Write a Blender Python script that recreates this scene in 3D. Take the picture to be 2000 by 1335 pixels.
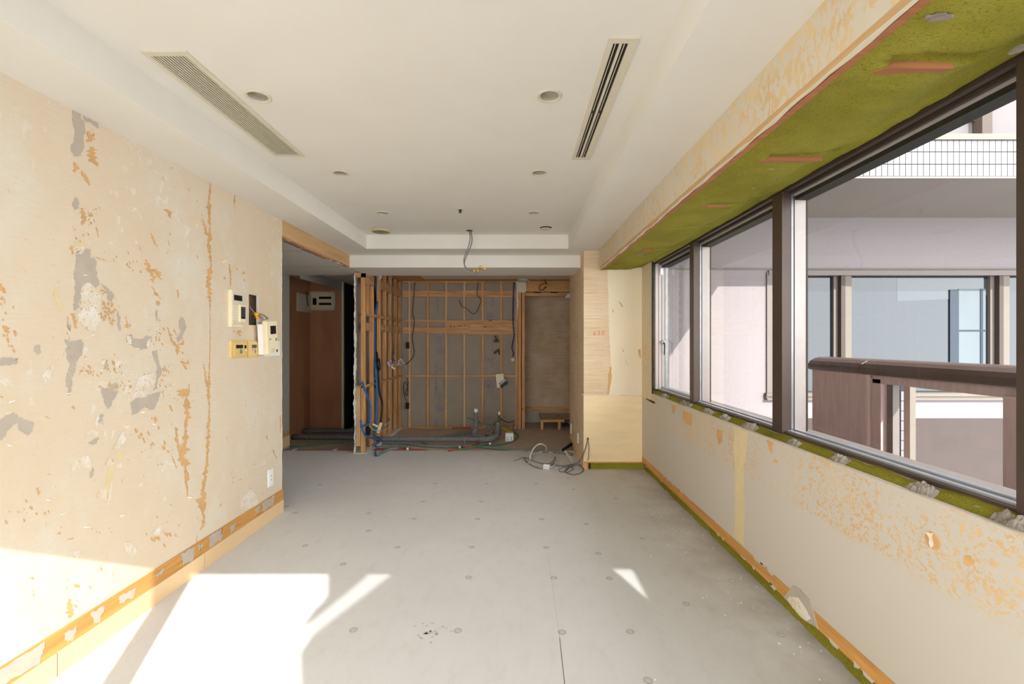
import bpy, bmesh, math, random
from mathutils import Vector, Matrix, noise
random.seed(7)
for _o in list(bpy.data.objects):
    bpy.data.objects.remove(_o)
SC = bpy.context.scene
COL = SC.collection

# ------------------------------------------------------------------ camera
H = 1.395                      # eye height above the cement-board floor
F, CX, CY = 889.0, 1006.0, 668.0
cam_d = bpy.data.cameras.new('camera')
cam_d.lens = 16.0
cam_d.sensor_width = 36.0
cam_d.shift_x = -6.0 / 2000
cam_d.shift_y = 0.5 / 2000
cam_d.clip_start = 0.02
cam = bpy.data.objects.new('camera', cam_d)
cam.location = (0, 0, H)
cam.rotation_euler = (math.pi / 2, 0, 0)
COL.objects.link(cam)
SC.camera = cam

# ------------------------------------------------------------------ light
SC.view_settings.view_transform = 'Standard'
SC.view_settings.look = 'None'
SC.view_settings.gamma = 1.0
SC.view_settings.use_curve_mapping = False
SC.view_settings.exposure = 0.02
SC.cycles.max_bounces = 14
SC.cycles.diffuse_bounces = 10
SC.cycles.glossy_bounces = 4
SC.cycles.transparent_max_bounces = 16
SC.cycles.sample_clamp_indirect = 12.0

w = bpy.data.worlds.new('hazy_sky')
SC.world = w
w.use_nodes = True
bg = w.node_tree.nodes['Background']
bg.inputs['Color'].default_value = (0.955, 0.975, 1.0, 1)
bg.inputs['Strength'].default_value = 6.4

SUN = Vector((-0.4136, 1.0, -0.60)).normalized()
sd = bpy.data.lights.new('sun', 'SUN')
sd.energy = 8.0
sd.angle = math.radians(0.3)
sd.color = (1.0, 0.97, 0.93)
so = bpy.data.objects.new('sun', sd)
so.rotation_euler = SUN.to_track_quat('-Z', 'Y').to_euler()
so.location = (6, -12, 12)
COL.objects.link(so)

def portal(loc, rot, sx, sy):
    d = bpy.data.lights.new('window_portal', 'AREA')
    d.shape = 'RECTANGLE'; d.size = sx; d.size_y = sy
    d.cycles.is_portal = True
    o = bpy.data.objects.new('window_portal', d)
    o.location = loc; o.rotation_euler = rot
    COL.objects.link(o)
portal((-0.27, -1.02, 1.13), (math.pi / 2, 0, 0), 3.3, 2.26)      # rear balcony window, shines to +y
portal((1.62, 2.0, 1.56), (math.pi / 2, 0, math.pi / 2), 5.8, 1.4)   # window band in the right wall, shines to -x

# ------------------------------------------------------------------ helpers
def PX(px, py, x):             # where a sight line meets the plane x = const
    d = x * F / (px - CX)
    return Vector((x, d, H + (CY - py) * d / F))
def PY(px, py, d):             # ... the plane y = const
    return Vector(((px - CX) * d / F, d, H + (CY - py) * d / F))
def PZ(px, py, z):             # ... the plane z = const
    d = (z - H) * F / (CY - py)
    return Vector(((px - CX) * d / F, d, z))

class MB:
    def __init__(s): s.v = []; s.f = []
    def add(s, vs, fs):
        n = len(s.v); s.v += [tuple(v) for v in vs]; s.f += [tuple(i + n for i in f) for f in fs]; return s
    def box(s, x0, x1, y0, y1, z0, z1):
        if x0 > x1: x0, x1 = x1, x0
        if y0 > y1: y0, y1 = y1, y0
        if z0 > z1: z0, z1 = z1, z0
        return s.add([(x0,y0,z0),(x1,y0,z0),(x1,y1,z0),(x0,y1,z0),(x0,y0,z1),(x1,y0,z1),(x1,y1,z1),(x0,y1,z1)],
                     [(0,3,2,1),(4,5,6,7),(0,1,5,4),(1,2,6,5),(2,3,7,6),(3,0,4,7)])
    def obox(s, c, sx, sy, sz, R):
        vs = [Vector(c) + R @ Vector((a*sx/2, b*sy/2, e*sz/2)) for e in (-1,1) for a, b in ((-1,-1),(1,-1),(1,1),(-1,1))]
        return s.add(vs, [(0,3,2,1),(4,5,6,7),(0,1,5,4),(1,2,6,5),(2,3,7,6),(3,0,4,7)])
    def tube(s, pts, r, n=8, smooth=True, cap=True):
        pts = [Vector(p) for p in pts]
        if smooth and len(pts) > 2: pts = catmull(pts)
        N = len(pts); vs = []; up = None
        for i, p in enumerate(pts):
            t = (pts[min(i+1, N-1)] - pts[max(i-1, 0)])
            t = t.normalized() if t.length > 1e-9 else Vector((0,0,1))
            if up is None:
                up = Vector((0,0,1)) if abs(t.z) < .9 else Vector((1,0,0))
            a = t.cross(up)
            if a.length < 1e-6: a = t.cross(Vector((0,1,.1)))
            a.normalize(); b = a.cross(t).normalized(); up = b
            rr = r(i/(N-1)) if callable(r) else r
            for k in range(n):
                th = 2*math.pi*k/n
                vs.append(p + a*math.cos(th)*rr + b*math.sin(th)*rr)
        fs = [(i*n+k, i*n+(k+1)%n, (i+1)*n+(k+1)%n, (i+1)*n+k) for i in range(N-1) for k in range(n)]
        if cap: fs += [tuple(range(n))[::-1], tuple((N-1)*n+k for k in range(n))]
        return s.add(vs, fs)
    def lathe(s, prof, c, ax='z', n=28):    # prof: (radius, height along axis)
        c = Vector(c); vs = []
        for r, h in prof:
            for k in range(n):
                a = 2*math.pi*k/n; u, v = r*math.cos(a), r*math.sin(a)
                vs.append(c + (Vector((u,v,h)) if ax == 'z' else Vector((u,h,v)) if ax == 'y' else Vector((h,u,v))))
        fs = [(i*n+k, i*n+(k+1)%n, (i+1)*n+(k+1)%n, (i+1)*n+k) for i in range(len(prof)-1) for k in range(n)]
        fs += [tuple(range(n))[::-1], tuple((len(prof)-1)*n+k for k in range(n))]
        return s.add(vs, fs)
    def poly(s, pts): return s.add(pts, [tuple(range(len(pts)))])
    def prism(s, pts, off):     # planar outline given thickness
        n = len(pts); off = Vector(off)
        return s.add([Vector(p) for p in pts] + [Vector(p) + off for p in pts],
                     [tuple(range(n)), tuple(range(2*n-1, n-1, -1))] + [(i, i+n, (i+1)%n+n, (i+1)%n) for i in range(n)])

def catmull(p, k=6):
    out = []
    q = [2*p[0]-p[1]] + p + [2*p[-1]-p[-2]]
    for i in range(1, len(q)-2):
        for j in range(k):
            t = j/k
            out.append(.5*((2*q[i]) + (q[i+1]-q[i-1])*t + (2*q[i-1]-5*q[i]+4*q[i+1]-q[i+2])*t*t + (3*q[i]-q[i-1]-3*q[i+1]+q[i+2])*t**3))
    out.append(p[-1]); return out

def obj(name, mb, mat, parent=None, bevel=0, smooth=False, **props):
    me = bpy.data.meshes.new(name)
    me.from_pydata(mb.v, [], mb.f)
    bm = bmesh.new(); bm.from_mesh(me); bmesh.ops.recalc_face_normals(bm, faces=bm.faces); bm.to_mesh(me); bm.free()
    me.materials.append(mat)
    if smooth: me.polygons.foreach_set('use_smooth', [True]*len(me.polygons))
    o = bpy.data.objects.new(name, me); COL.objects.link(o)
    if bevel:
        b = o.modifiers.new('bevel', 'BEVEL'); b.width = bevel; b.segments = 2; b.limit_method = 'ANGLE'
    if parent is not None:
        o.parent = parent
        o.matrix_parent_inverse = Matrix.Translation(-Vector(parent.location)) if parent.parent is None else Matrix.Identity(4)
    for k, v in props.items(): o[k] = v
    return o
def struct(name, mb, mat, label=None, bevel=0, smooth=False):
    o = obj(name, mb, mat, bevel=bevel, smooth=smooth); o['kind'] = 'structure'
    if label: o['label'] = label
    return o
def thing(name, label, cat, loc, group=None):
    o = bpy.data.objects.new(name, None); COL.objects.link(o)
    o.location = loc; o.empty_display_size = .05
    o['label'] = label; o['category'] = cat
    if group: o['group'] = group
    return o
def tag(o, label, cat, group=None):
    o['label'] = label; o['category'] = cat
    if group: o['group'] = group
    return o
def copy_part(src, parent, loc):          # copy of a piece, sharing its mesh, moved to loc
    c = src.copy(); COL.objects.link(c); c.parent = parent
    c.location = loc
    return c
def jag(pts, amp, n=4, seed=0):           # irregular torn outline, kept in the plane of the outline
    r = random.Random(seed)
    pts = [Vector(p) for p in pts]; N = len(pts); nor = Vector((0, 0, 0))
    for i in range(N):
        a, b = pts[i], pts[(i+1) % N]
        nor += Vector(((a.y-b.y)*(a.z+b.z), (a.z-b.z)*(a.x+b.x), (a.x-b.x)*(a.y+b.y)))
    nor = nor.normalized() if nor.length > 1e-12 else Vector((0, 0, 0))
    def jit(k):
        v = Vector((r.uniform(-1,1), r.uniform(-1,1), r.uniform(-1,1)))
        return (v - nor*v.dot(nor))*k
    out = []
    for i in range(N):
        a, b = pts[i], pts[(i+1) % N]
        seg = [a + jit(amp*.4), b]
        for lev in range(3 if n > 3 else 2):
            new = [seg[0]]
            for p, q in zip(seg, seg[1:]):
                new += [(p+q)/2 + jit(min(amp*1.6, (q-p).length*.30)), q]
            seg = new
        out += seg[:-1]
    return out

# ------------------------------------------------------------------ materials
def lin(c):
    return tuple(((x/255)/12.92 if x/255 <= .04045 else ((x/255+.055)/1.055)**2.4) for x in c)
class NT:
    def __init__(s, name, rough=.7, spec=.3, metallic=0):
        s.m = bpy.data.materials.new(name); s.m.use_nodes = True; s.t = s.m.node_tree
        s.b = s.t.nodes['Principled BSDF']
        s.b.inputs['Roughness'].default_value = rough
        s.b.inputs['Specular IOR Level'].default_value = spec
        s.b.inputs['Metallic'].default_value = metallic
        s.tc = s.t.nodes.new('ShaderNodeTexCoord')
    def link(s, a, b): s.t.links.new(a, b)
    def coord(s, scale=(1,1,1), rot=(0,0,0)):
        mp = s.t.nodes.new('ShaderNodeMapping'); mp.inputs['Scale'].default_value = scale; mp.inputs['Rotation'].default_value = rot
        s.link(s.tc.outputs['Object'], mp.inputs['Vector']); return mp.outputs['Vector']
    def noise(s, scale, stretch=(1,1,1), detail=4, rough=.55, dist=0):
        n = s.t.nodes.new('ShaderNodeTexNoise'); n.inputs['Scale'].default_value = scale
        n.inputs['Detail'].default_value = detail; n.inputs['Roughness'].default_value = rough; n.inputs['Distortion'].default_value = dist
        s.link(s.coord(stretch), n.inputs['Vector']); return n.outputs['Fac']
    def ramp(s, fac, a, b, ca=(0,0,0), cb=(1,1,1)):
        r = s.t.nodes.new('ShaderNodeValToRGB')
        r.color_ramp.elements[0].position = a; r.color_ramp.elements[1].position = b
        r.color_ramp.elements[0].color = (*ca, 1); r.color_ramp.elements[1].color = (*cb, 1)
        s.link(fac, r.inputs['Fac']); return r.outputs['Color']
    def mix(s, fac, a, b, mode='MIX'):
        n = s.t.nodes.new('ShaderNodeMix'); n.data_type = 'RGBA'; n.blend_type = mode
        for sock, val in ((n.inputs[0], fac), (n.inputs[6], a), (n.inputs[7], b)):
            if isinstance(val, (int, float)): sock.default_value = val
            elif isinstance(val, tuple): sock.default_value = (*val[:3], 1)
            else: s.link(val, sock)
        return n.outputs[2]
    def math(s, op, a, b=0.0, clamp=False):
        n = s.t.nodes.new('ShaderNodeMath'); n.operation = op; n.use_clamp = clamp
        for sock, val in ((n.inputs[0], a), (n.inputs[1], b)):
            if isinstance(val, (int, float)): sock.default_value = val
            else: s.link(val, sock)
        return n.outputs[0]
    def axis(s, i):
        n = s.t.nodes.new('ShaderNodeSeparateXYZ'); s.link(s.tc.outputs['Object'], n.inputs[0]); return n.outputs[i]
    def color(s, c):
        if isinstance(c, tuple): s.b.inputs['Base Color'].default_value = (*c, 1)
        else: s.link(c, s.b.inputs['Base Color'])
        return s
    def bump(s, fac, strength=.3, dist=.005):
        n = s.t.nodes.new('ShaderNodeBump'); n.inputs['Strength'].default_value = strength; n.inputs['Distance'].default_value = dist
        s.link(fac, n.inputs['Height']); s.link(n.outputs['Normal'], s.b.inputs['Normal']); return s

def plain(name, rgb, rough=.6, var=.05, scale=6, stretch=(1,1,1), bump=0, bscale=120, spec=.3, metallic=0):
    n = NT(name, rough, spec, metallic); c = lin(rgb)
    if var:
        lo = tuple(x*(1-var) for x in c); hi = tuple(min(1, x*(1+var)) for x in c)
        n.color(n.mix(n.ramp(n.noise(scale, stretch), .3, .7), lo, hi))
    else: n.color(c)
    if bump: n.bump(n.noise(bscale, stretch, 3), bump, .003)
    return n.m
def wood(name, rgb, axis, dark=.6, knots=True, scale=1.0):
    st = [38*scale, 38*scale, 38*scale]; st[axis] = 2.2*scale
    n = NT(name, .65, .25); c = lin(rgb)
    g = n.noise(1.0, tuple(st), 5, .6, .6)
    col = n.mix(n.ramp(g, .35, .68), tuple(x*dark for x in c), tuple(min(1, x*1.12) for x in c))
    col = n.mix(n.math('MULTIPLY', n.ramp(n.noise(2.2, (1,1,1), 2), .35, .7), .35), col, tuple(x*.75 for x in c))
    if knots:
        k = [22, 22, 22]; k[axis] = 7
        col = n.mix(n.ramp(n.noise(1.0, tuple(k), 1), .76, .80), col, lin((70, 42, 22)))
    n.color(col); n.bump(g, .15, .002); return n.m
def glass(name, tint, base):     # thin pane: clear, with Schlick reflection that is the same from both sides
    m = bpy.data.materials.new(name); m.use_nodes = True; t = m.node_tree; t.nodes.clear()
    o = t.nodes.new('ShaderNodeOutputMaterial'); mx = t.nodes.new('ShaderNodeMixShader')
    tr = t.nodes.new('ShaderNodeBsdfTransparent'); gl = t.nodes.new('ShaderNodeBsdfGlossy'); lw = t.nodes.new('ShaderNodeLayerWeight')
    tr.inputs[0].default_value = (*tint, 1); gl.inputs['Roughness'].default_value = 0.0
    lw.inputs['Blend'].default_value = .5
    pw = t.nodes.new('ShaderNodeMath'); pw.operation = 'POWER'; pw.inputs[1].default_value = 5.0
    ma = t.nodes.new('ShaderNodeMath'); ma.operation = 'MULTIPLY_ADD'; ma.inputs[1].default_value = 1 - base; ma.inputs[2].default_value = base
    t.links.new(lw.outputs['Facing'], pw.inputs[0]); t.links.new(pw.outputs[0], ma.inputs[0])
    t.links.new(ma.outputs[0], mx.inputs[0]); t.links.new(tr.outputs[0], mx.inputs[1]); t.links.new(gl.outputs[0], mx.inputs[2])
    t.links.new(mx.outputs[0], o.inputs[0]); return m

MT = {}
MT['ceil'] = plain('ceiling_paint', (228, 224, 216), .85, .02, 3, bump=.05, bscale=300)
MT['ceil_grey'] = plain('hall_ceiling_paint', (214, 210, 202), .85, .03, 3)
MT['white'] = plain('white_plastic', (240, 240, 240), .45, .0)
MT['cream'] = plain('cream_plastic', (236, 224, 190), .45, .03, 20)
MT['tan'] = plain('tan_plastic', (222, 193, 128), .45, .05, 20)
MT['putty'] = plain('putty_plastic', (214, 206, 186), .5, .03, 20)
MT['black'] = plain('black_plastic', (22, 22, 24), .45, .0)
MT['screen'] = plain('dark_screen', (38, 35, 36), .2, .0, spec=.5)
MT['grey'] = plain('grey_plastic', (120, 124, 122), .5, .05, 30)
MT['metal'] = plain('grey_metal', (190, 190, 192), .35, .05, 20, metallic=.7)
MT['steel'] = plain('bare_steel', (150, 150, 150), .4, .1, 20, metallic=.8)
MT['blue'] = plain('blue_conduit', (50, 106, 168), .5, .06, 30)
MT['blue_dark'] = plain('dark_blue_cable', (30, 62, 110), .5, .06, 30)
MT['green_hose'] = plain('green_tube', (60, 140, 96), .5, .06, 30)
MT['red_hose'] = plain('red_tube', (176, 78, 50), .5, .06, 30)
MT['yellow'] = plain('yellow_tape', (238, 176, 20), .5, .04, 30)
MT['pipe'] = plain('grey_pipe_lagging', (118, 120, 122), .8, .22, 40, bump=.4, bscale=90)
MT['hose'] = plain('grey_green_insulation', (120, 128, 118), .8, .12, 30, bump=.3, bscale=90)
MT['cable'] = plain('grey_cable', (122, 122, 122), .55, .08, 30)
MT['cable_light'] = plain('pale_grey_cable', (206, 206, 203), .55, .05, 30)
MT['dark_cable'] = plain('dark_cable', (52, 48, 46), .55, .08, 30)
MT['brown_cable'] = plain('brown_cable', (96, 74, 44), .55, .08, 30)
MT['concrete'] = plain('mortar', (150, 140, 128), .95, .25, 25, bump=.8, bscale=70)
MT['plaster'] = plain('gypsum_core', (226, 222, 214), .95, .06, 25, bump=.5, bscale=80)
MT['stud'] = wood('stud_pine', (224, 168, 112), 2, .66)
MT['stud_b'] = wood('stud_pine_pale', (222, 184, 138), 2, .72, False)
MT['rail_x'] = wood('rail_pine', (218, 170, 118), 0, .55)
MT['rail_y'] = wood('rail_pine_along', (218, 174, 126), 1, .6)
MT['orange_wood'] = wood('old_skirting_wood', (214, 158, 88), 1, .72, False)
MT['ply'] = wood('lauan_plywood', (206, 168, 120), 1, .85, False, .8)
MT['ply_x'] = wood('plywood_across', (206, 160, 104), 0, .8, False, .8)
MT['ply_dark'] = plain('closet_plywood', (188, 138, 104), .7, .12, 5, (1, 1, .3))
MT['batten'] = wood('batten_wood', (176, 116, 74), 0, .8, False)
MT['baseboard'] = plain('beige_vinyl_skirting', (231, 200, 156), .55, .04, 4, (1, .3, 1))
MT['bronze'] = plain('bronze_aluminium', (80, 66, 57), .4, .05, 8, spec=.5, metallic=.25)
MT['bronze_lt'] = plain('pale_bronze_aluminium', (186, 174, 168), .4, .05, 8, spec=.5, metallic=.15)  # lit copy of the bronze: light on the frame put into the colour
MT['alu'] = plain('mill_aluminium', (214, 216, 222), .3, .03, 8, spec=.5, metallic=.6)
MT['gasket'] = plain('black_gasket', (30, 27, 26), .6, 0)
MT['glass'] = glass('window_glass', (.97, .98, .98), .02)
MT['glass_dim'] = glass('tinted_glass', (.80, .81, .82), .03)
MT['rail_grey'] = plain('dusty_grey_duct', (104, 100, 92), .7, .1, 20)
MT['hallpanel'] = plain('grey_wall_paper', (176, 172, 160), .8, .04, 8, (1, 1, 3), bump=.1)

def m_floor():
    n = NT('cement_board_floor', .75, .25)
    c = n.mix(n.ramp(n.noise(1.3, (1,1,1), 6, .6), .3, .7), lin((213, 213, 213)), lin((221, 221, 220)))
    c = n.mix(n.ramp(n.noise(14, (1,.5,1), 6, .7), .5, .9), c, lin((206, 204, 200)))
    c = n.mix(n.ramp(n.noise(160, (1,1,1), 2), .62, .8), c, lin((196, 192, 185)))
    c = n.mix(n.ramp(n.noise(7, (1,1,1), 8, .75), .70, .76), c, lin((178, 172, 162)))
    # dust along the window wall, its dimmer light also painted into the colour
    x = n.axis(0)
    dx = n.math('MULTIPLY', n.math('SUBTRACT', x, .75), 1.6, True)
    dust_shade = n.math('MULTIPLY', dx, n.ramp(n.noise(2.6, (1,1,1), 6, .65), .25, .65))
    c = n.mix(n.math('MULTIPLY', dust_shade, .75), c, lin((160, 149, 134)))
    n.color(c); n.bump(n.noise(120, (1,1,1), 4), .12, .002); return n.m
MT['floor'] = m_floor()
MT['slab'] = plain('dusty_slab', (196, 182, 168), .9, .08, 4, bump=.15, bscale=60)

def m_leftwall():
    n = NT('stripped_wallpaper_backing', .8, .2)
    c = n.mix(n.ramp(n.noise(.9, (1,1,1), 5, .6), .3, .7), lin((216, 198, 172)), lin((224, 210, 190)))
    c = n.mix(n.ramp(n.noise(2.2, (1,1,.6), 6, .7), .50, .68), c, lin((220, 214, 198)))
    c = n.mix(n.math('MULTIPLY', n.ramp(n.noise(1, (1, 14, 130), 3), .35, .75), .28), c, lin((210, 188, 152)))
    c = n.mix(n.math('MULTIPLY', n.ramp(n.noise(1, (1, 160, 12), 3), .5, .8), .3), c, lin((226, 210, 180)))
    # small orange nicks where the backing paper tore
    nk = n.noise(1, (30, 34, 22), 3, .6, .8)
    big = n.noise(1.4, (1,1,1), 3)
    m = n.math('MULTIPLY', n.ramp(nk, .685, .70), n.ramp(big, .44, .58))
    c = n.mix(m, c, lin((206, 152, 92)))
    # whitish paper fuzz low on the wall
    fz = n.math('MULTIPLY', n.ramp(n.noise(1, (20, 16, 14), 4, .6, .4), .60, .64), n.ramp(n.noise(1.1, (1,1,1), 2), .5, .62))
    c = n.mix(n.math('MULTIPLY', fz, .7), c, lin((229, 222, 208)))
    n.color(c); n.bump(n.noise(70, (1,1,1), 4), .12, .002); return n.m
MT['wall_left'] = m_leftwall()

def m_speckled(name, lo, hi, base=(204, 196, 182), streak=(1,1,1), amount=0, zfade=None, tan=((211, 174, 126), (216, 188, 144))):
    # board with torn paper: tan flecks within the stripped zones
    n = NT(name, .8, .2)
    c = n.mix(n.ramp(n.noise(.8, (1,1,1), 4), .3, .7), tuple(x*.95 for x in lin(base)), lin(base))
    fl = n.noise(1, tuple(48*s for s in streak), 6, .7, .7)
    rg = n.noise(1.7, (1,1,1), 4, .6)
    thr = n.math('SUBTRACT', .78 - amount, n.math('MULTIPLY', rg, .36))
    m = n.math('MULTIPLY', n.math('SUBTRACT', fl, thr), 30, True)
    if zfade:
        z = n.axis(2); zn = n.math('ADD', z, n.math('MULTIPLY', n.noise(5, (1,1,1), 3), .05))
        m = n.math('MULTIPLY', m, n.math('MULTIPLY', n.math('SUBTRACT', zn, zfade), 60, True))
    tanc = n.mix(n.ramp(n.noise(4, (1,1,1), 2), .4, .6), lin(tan[0]), lin(tan[1]))
    n.color(n.mix(m, c, tanc)); n.bump(n.noise(60, (1,1,1), 3), .08, .002); return n.m
MT['wall_right'] = m_speckled('stripped_board_under_window', 0, 0, streak=(1, 1.0, 1.1), amount=.055, zfade=.60)
MT['valance'] = m_speckled('stripped_pelmet_board', 0, 0, base=(214, 205, 187), streak=(1, .7, .35), amount=.10, tan=((214, 186, 142), (222, 200, 158)))
MT['reveal'] = m_speckled('stripped_reveal_board', 0, 0, base=(222, 208, 178), streak=(1, 1.6, .45), amount=.03)

def m_foam():
    n = NT('green_spray_foam', .85, .2)
    c = n.mix(n.ramp(n.noise(2, (1,1,1), 4), .3, .7), lin((126, 120, 30)), lin((156, 148, 52)))
    p = n.noise(150, (1,1,1), 3, .6)
    c = n.mix(n.ramp(p, .54, .74), c, lin((96, 94, 20)))
    c = n.mix(n.ramp(n.noise(14, (1,1,1), 2), .74, .80), c, lin((150, 172, 110)))
    n.color(c); n.bump(p, .8, .006); return n.m
MT['foam'] = m_foam()

def m_striped(name, rgb):      # lauan backing with horizontal peel lines
    n = NT(name, .8, .2); c = lin(rgb)
    g = n.noise(1, (3, 3, 130), 4, .6)
    col = n.mix(n.ramp(g, .3, .7), tuple(x*.72 for x in c), tuple(min(1, x*1.08) for x in c))
    col = n.mix(n.ramp(n.noise(1, (14, 14, 220), 3), .68, .74), col, lin((150, 116, 84)))
    col = n.mix(n.math('MULTIPLY', n.ramp(n.noise(3, (1,1,1), 3), .4, .7), .35), col, lin((236, 222, 198)))
    n.color(col); n.bump(g, .15, .002); return n.m
MT['cream_paper'] = plain('cream_backing_paper', (236, 222, 194), .85, .06, 2, (1, 1, .5))
MT['dark_room'] = plain('unlit_door_leaf', (52, 46, 42), .7, .05, 4)  # dimness of the unlit corridor put into the colour
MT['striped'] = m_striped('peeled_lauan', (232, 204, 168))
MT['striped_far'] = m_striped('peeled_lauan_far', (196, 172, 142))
MT['ply_low'] = plain('pale_plywood', (240, 216, 173), .75, .05, 3, (1, 1, 6), bump=.05)
MT['gypsum'] = plain('grey_gypsum_board', (162, 150, 136), .9, .05, 5, bump=.1, bscale=200)
MT['gyp_patch'] = plain('bare_gypsum_paper', (186, 175, 160), .9, .07, 12, bump=.1, bscale=150)
def m_residue():
    n = NT('white_paper_residue', .9, .2)
    c = n.mix(n.ramp(n.noise(16, (1,1,1), 5, .7), .40, .60), lin((219, 206, 184)), lin((229, 223, 212)))
    c = n.mix(n.ramp(n.noise(1, (60, 70, 46), 4, .7, .6), .58, .62), c, lin((214, 176, 128)))
    n.color(c); n.bump(n.noise(60), .1, .003); return n.m
MT['paper_white'] = m_residue()
MT['paper_orange'] = plain('tan_backing_paper', (212, 168, 114), .85, .10, 12)
MT['paper_yellow'] = plain('yellow_glue_residue', (221, 203, 160), .8, .05, 14)
MT['pencil'] = plain('faint_pencil', (120, 106, 92), .9, 0)
MT['ink_dark'] = plain('dark_marker', (86, 56, 38), .8, 0)
MT['ink_red'] = plain('red_crayon', (222, 92, 70), .8, 0)
MT['ink_red_dim'] = plain('red_crayon_dark', (150, 70, 56), .8, 0)
MT['ink_blue'] = plain('blue_board_print', (132, 128, 142), .9, .1, 60)
MT['mark'] = plain('screw_filler', (186, 184, 181), .85, .10, 60)
MT['mark_in'] = plain('screw_dust', (200, 198, 195), .85, .1, 60)
# outside
MT['ext_wall'] = plain('sprayed_facade', (142, 133, 133), .9, .04, 30, bump=.3, bscale=70)
MT['ext_soffit'] = plain('painted_soffit', (140, 128, 120), .9, .04, 2)
MT['ext_brown'] = plain('brown_textured_facade', (200, 172, 163), .85, .10, 30, (1, 1, .15), bump=.5, bscale=40)
MT['ext_cap'] = plain('brown_cap_aluminium', (92, 74, 66), .28, .06, 6, spec=.5)
MT['ext_frame'] = plain('facade_window_frame', (116, 106, 100), .45, .03, 6)
MT['ext_dark'] = plain('facade_dark_frame', (70, 58, 50), .5, .03, 6)
MT['ext_beige'] = plain('facade_beige_sill', (113, 104, 94), .6, .03, 6)
MT['ext_plinth'] = plain('facade_plinth', (76, 66, 62), .85, .05, 6)  # facade colour with the shade at its foot painted in
MT['tile'] = plain('white_facade_tile', (116, 113, 115), .6, .05, 60)
MT['grout'] = plain('facade_grout', (48, 44, 50), .9, .05, 30)
def m_pane():
    n = NT('facade_pane', .02, .5); n.color(lin((38, 44, 50)))
    n.b.inputs['IOR'].default_value = 1.72
    return n.m
MT['pane'] = m_pane()
MT['pane_pale'] = m_pane(); MT['pane_pale'].node_tree.nodes['Principled BSDF'].inputs['Base Color'].default_value = (*lin((60, 66, 70)), 1)
MT['pane_dark'] = plain('far_room_reveal', (48, 58, 68), .5, .05, 6)
MT['far_light'] = plain('far_room_window', (104, 112, 116), .6, .03, 6)
MT['ext_upper'] = plain('upper_facade_paint', (108, 103, 103), .8, .03, 6)
MT['city'] = plain('hazy_city_ground', (120, 124, 126), .9, .2, .05)

# ================================================================== STRUCTURE
XL, XR = -1.92, 1.40          # stripped left wall, board under the right-hand window
ZC, ZT = 2.403, 2.555         # lower ceiling, recessed tray
YB = -0.90                    # wall behind the camera
Y1 = 5.87                     # edge of the cement board
ZK = -0.03                    # bare slab beyond it

floor = struct('floor', MB().box(-3.1, 1.46, YB, Y1, -.09, 0), MT['floor'], 'pale grey cement board floor with screw marks')
struct('floor_kitchen', MB().box(-4.2, 1.7, Y1, 10.0, -.14, ZK), MT['slab'], 'bare dusty slab beyond the cement board')
struct('floor_hall', MB().box(-4.2, -3.1, YB, Y1, -.14, -.01), MT['slab'])

c = MB()
c.box(-4.3, 1.66, YB-.15, 10.1, ZT, ZT+.12)                    # slab over everything
c.box(XL-.03, -1.60, YB, 5.30, ZC, ZT+.01)                     # dropped border round the tray
c.box(.575, .955, YB, 5.30, ZC, ZT+.01)
c.box(-1.60, .575, 4.91, 5.30, ZC, ZT+.01)
c.box(-1.60, .575, YB, -.30, ZC, ZT+.01)
struct('ceiling', c, MT['ceil'], 'cream painted tray ceiling')
struct('beam', MB().box(XL, .757, 5.28, 5.93, 2.262, ZT), MT['ceil'], 'cream boxed beam crossing the room before the kitchen')
struct('ceiling_kitchen', MB().box(-2.0, 1.7, 5.93, 10.0, 2.405, ZT), MT['ply_x'])
struct('ceiling_kitchen_board', MB().box(-1.42, 1.2, 5.93, 7.14, 2.385, 2.404).box(.05, .2, 7.14, 7.5, 2.375, 2.404), MT['ceil_grey'])
hc = MB().box(-3.1, XL-.03, 3.3, 5.93, 2.268, 2.40).box(-2.02, XL-.0, 5.28, 5.72, 2.262, 2.30)
hall_ceiling = struct('ceiling_hall', hc, MT['ceil_grey'], 'white board ceiling of the hall')
for yy in (4.35, 5.26):
    obj('joint', MB().box(-3.0, XL-.04, yy, yy+.006, 2.2665, 2.269), MT['grey'], hall_ceiling)
obj('groove', MB().box(-2.0, -1.99, 3.75, 4.75, 2.2655, 2.269), MT['gasket'], hall_ceiling)
struct('ceiling_corridor', MB().box(-4.2, -2.0, 5.93, 10.0, 2.36, ZT), MT['ceil_grey'])

# ---- left wall: board with a cut-out, stud cavity, hall-side board
HY0, HY1, HZ0, HZ1 = 3.282, 3.403, 1.52, 1.742
lw = MB()
for (a, b, z0, z1) in ((YB, HY0, 0, 2.45), (HY1, 3.75, 0, 2.45), (HY0, HY1, 0, HZ0), (HY0, HY1, HZ1, 2.45)):
    lw.box(XL-.0125, XL, a, b, z0, z1)
lw.box(XL-.11, XL-.098, YB, 3.75, 0, 2.45)
wall_left = struct('wall_left', lw, MT['wall_left'], 'left wall stripped of wallpaper, torn patches and tan streaks')
obj('board_edge', MB().box(XL-.098, XL-.0125, 3.735, 3.751, 0, 2.40), MT['stud_b'], wall_left)
obj('cut_edge', MB().prism(jag([(XL+.0005, 3.7505, z*.12) for z in range(21)] + [(XL-.012, 3.752, 2.4-z*.12) for z in range(21)], .0016, 2, 3), (0, -.001, 0)), MT['plaster'], wall_left)
obj('stud', MB().box(XL-.098, XL-.013, 3.25, 3.278, .0, 2.4), MT['stud'], wall_left)
obj('stud', MB().box(XL-.098, XL-.075, 3.278, 3.42, 1.3, 1.9), MT['ply_dark'], wall_left)
obj('cut_edge', MB().box(XL-.013, XL+.0006, HY1-.004, HY1+.003, HZ0, HZ1), MT['plaster'], wall_left)
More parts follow.
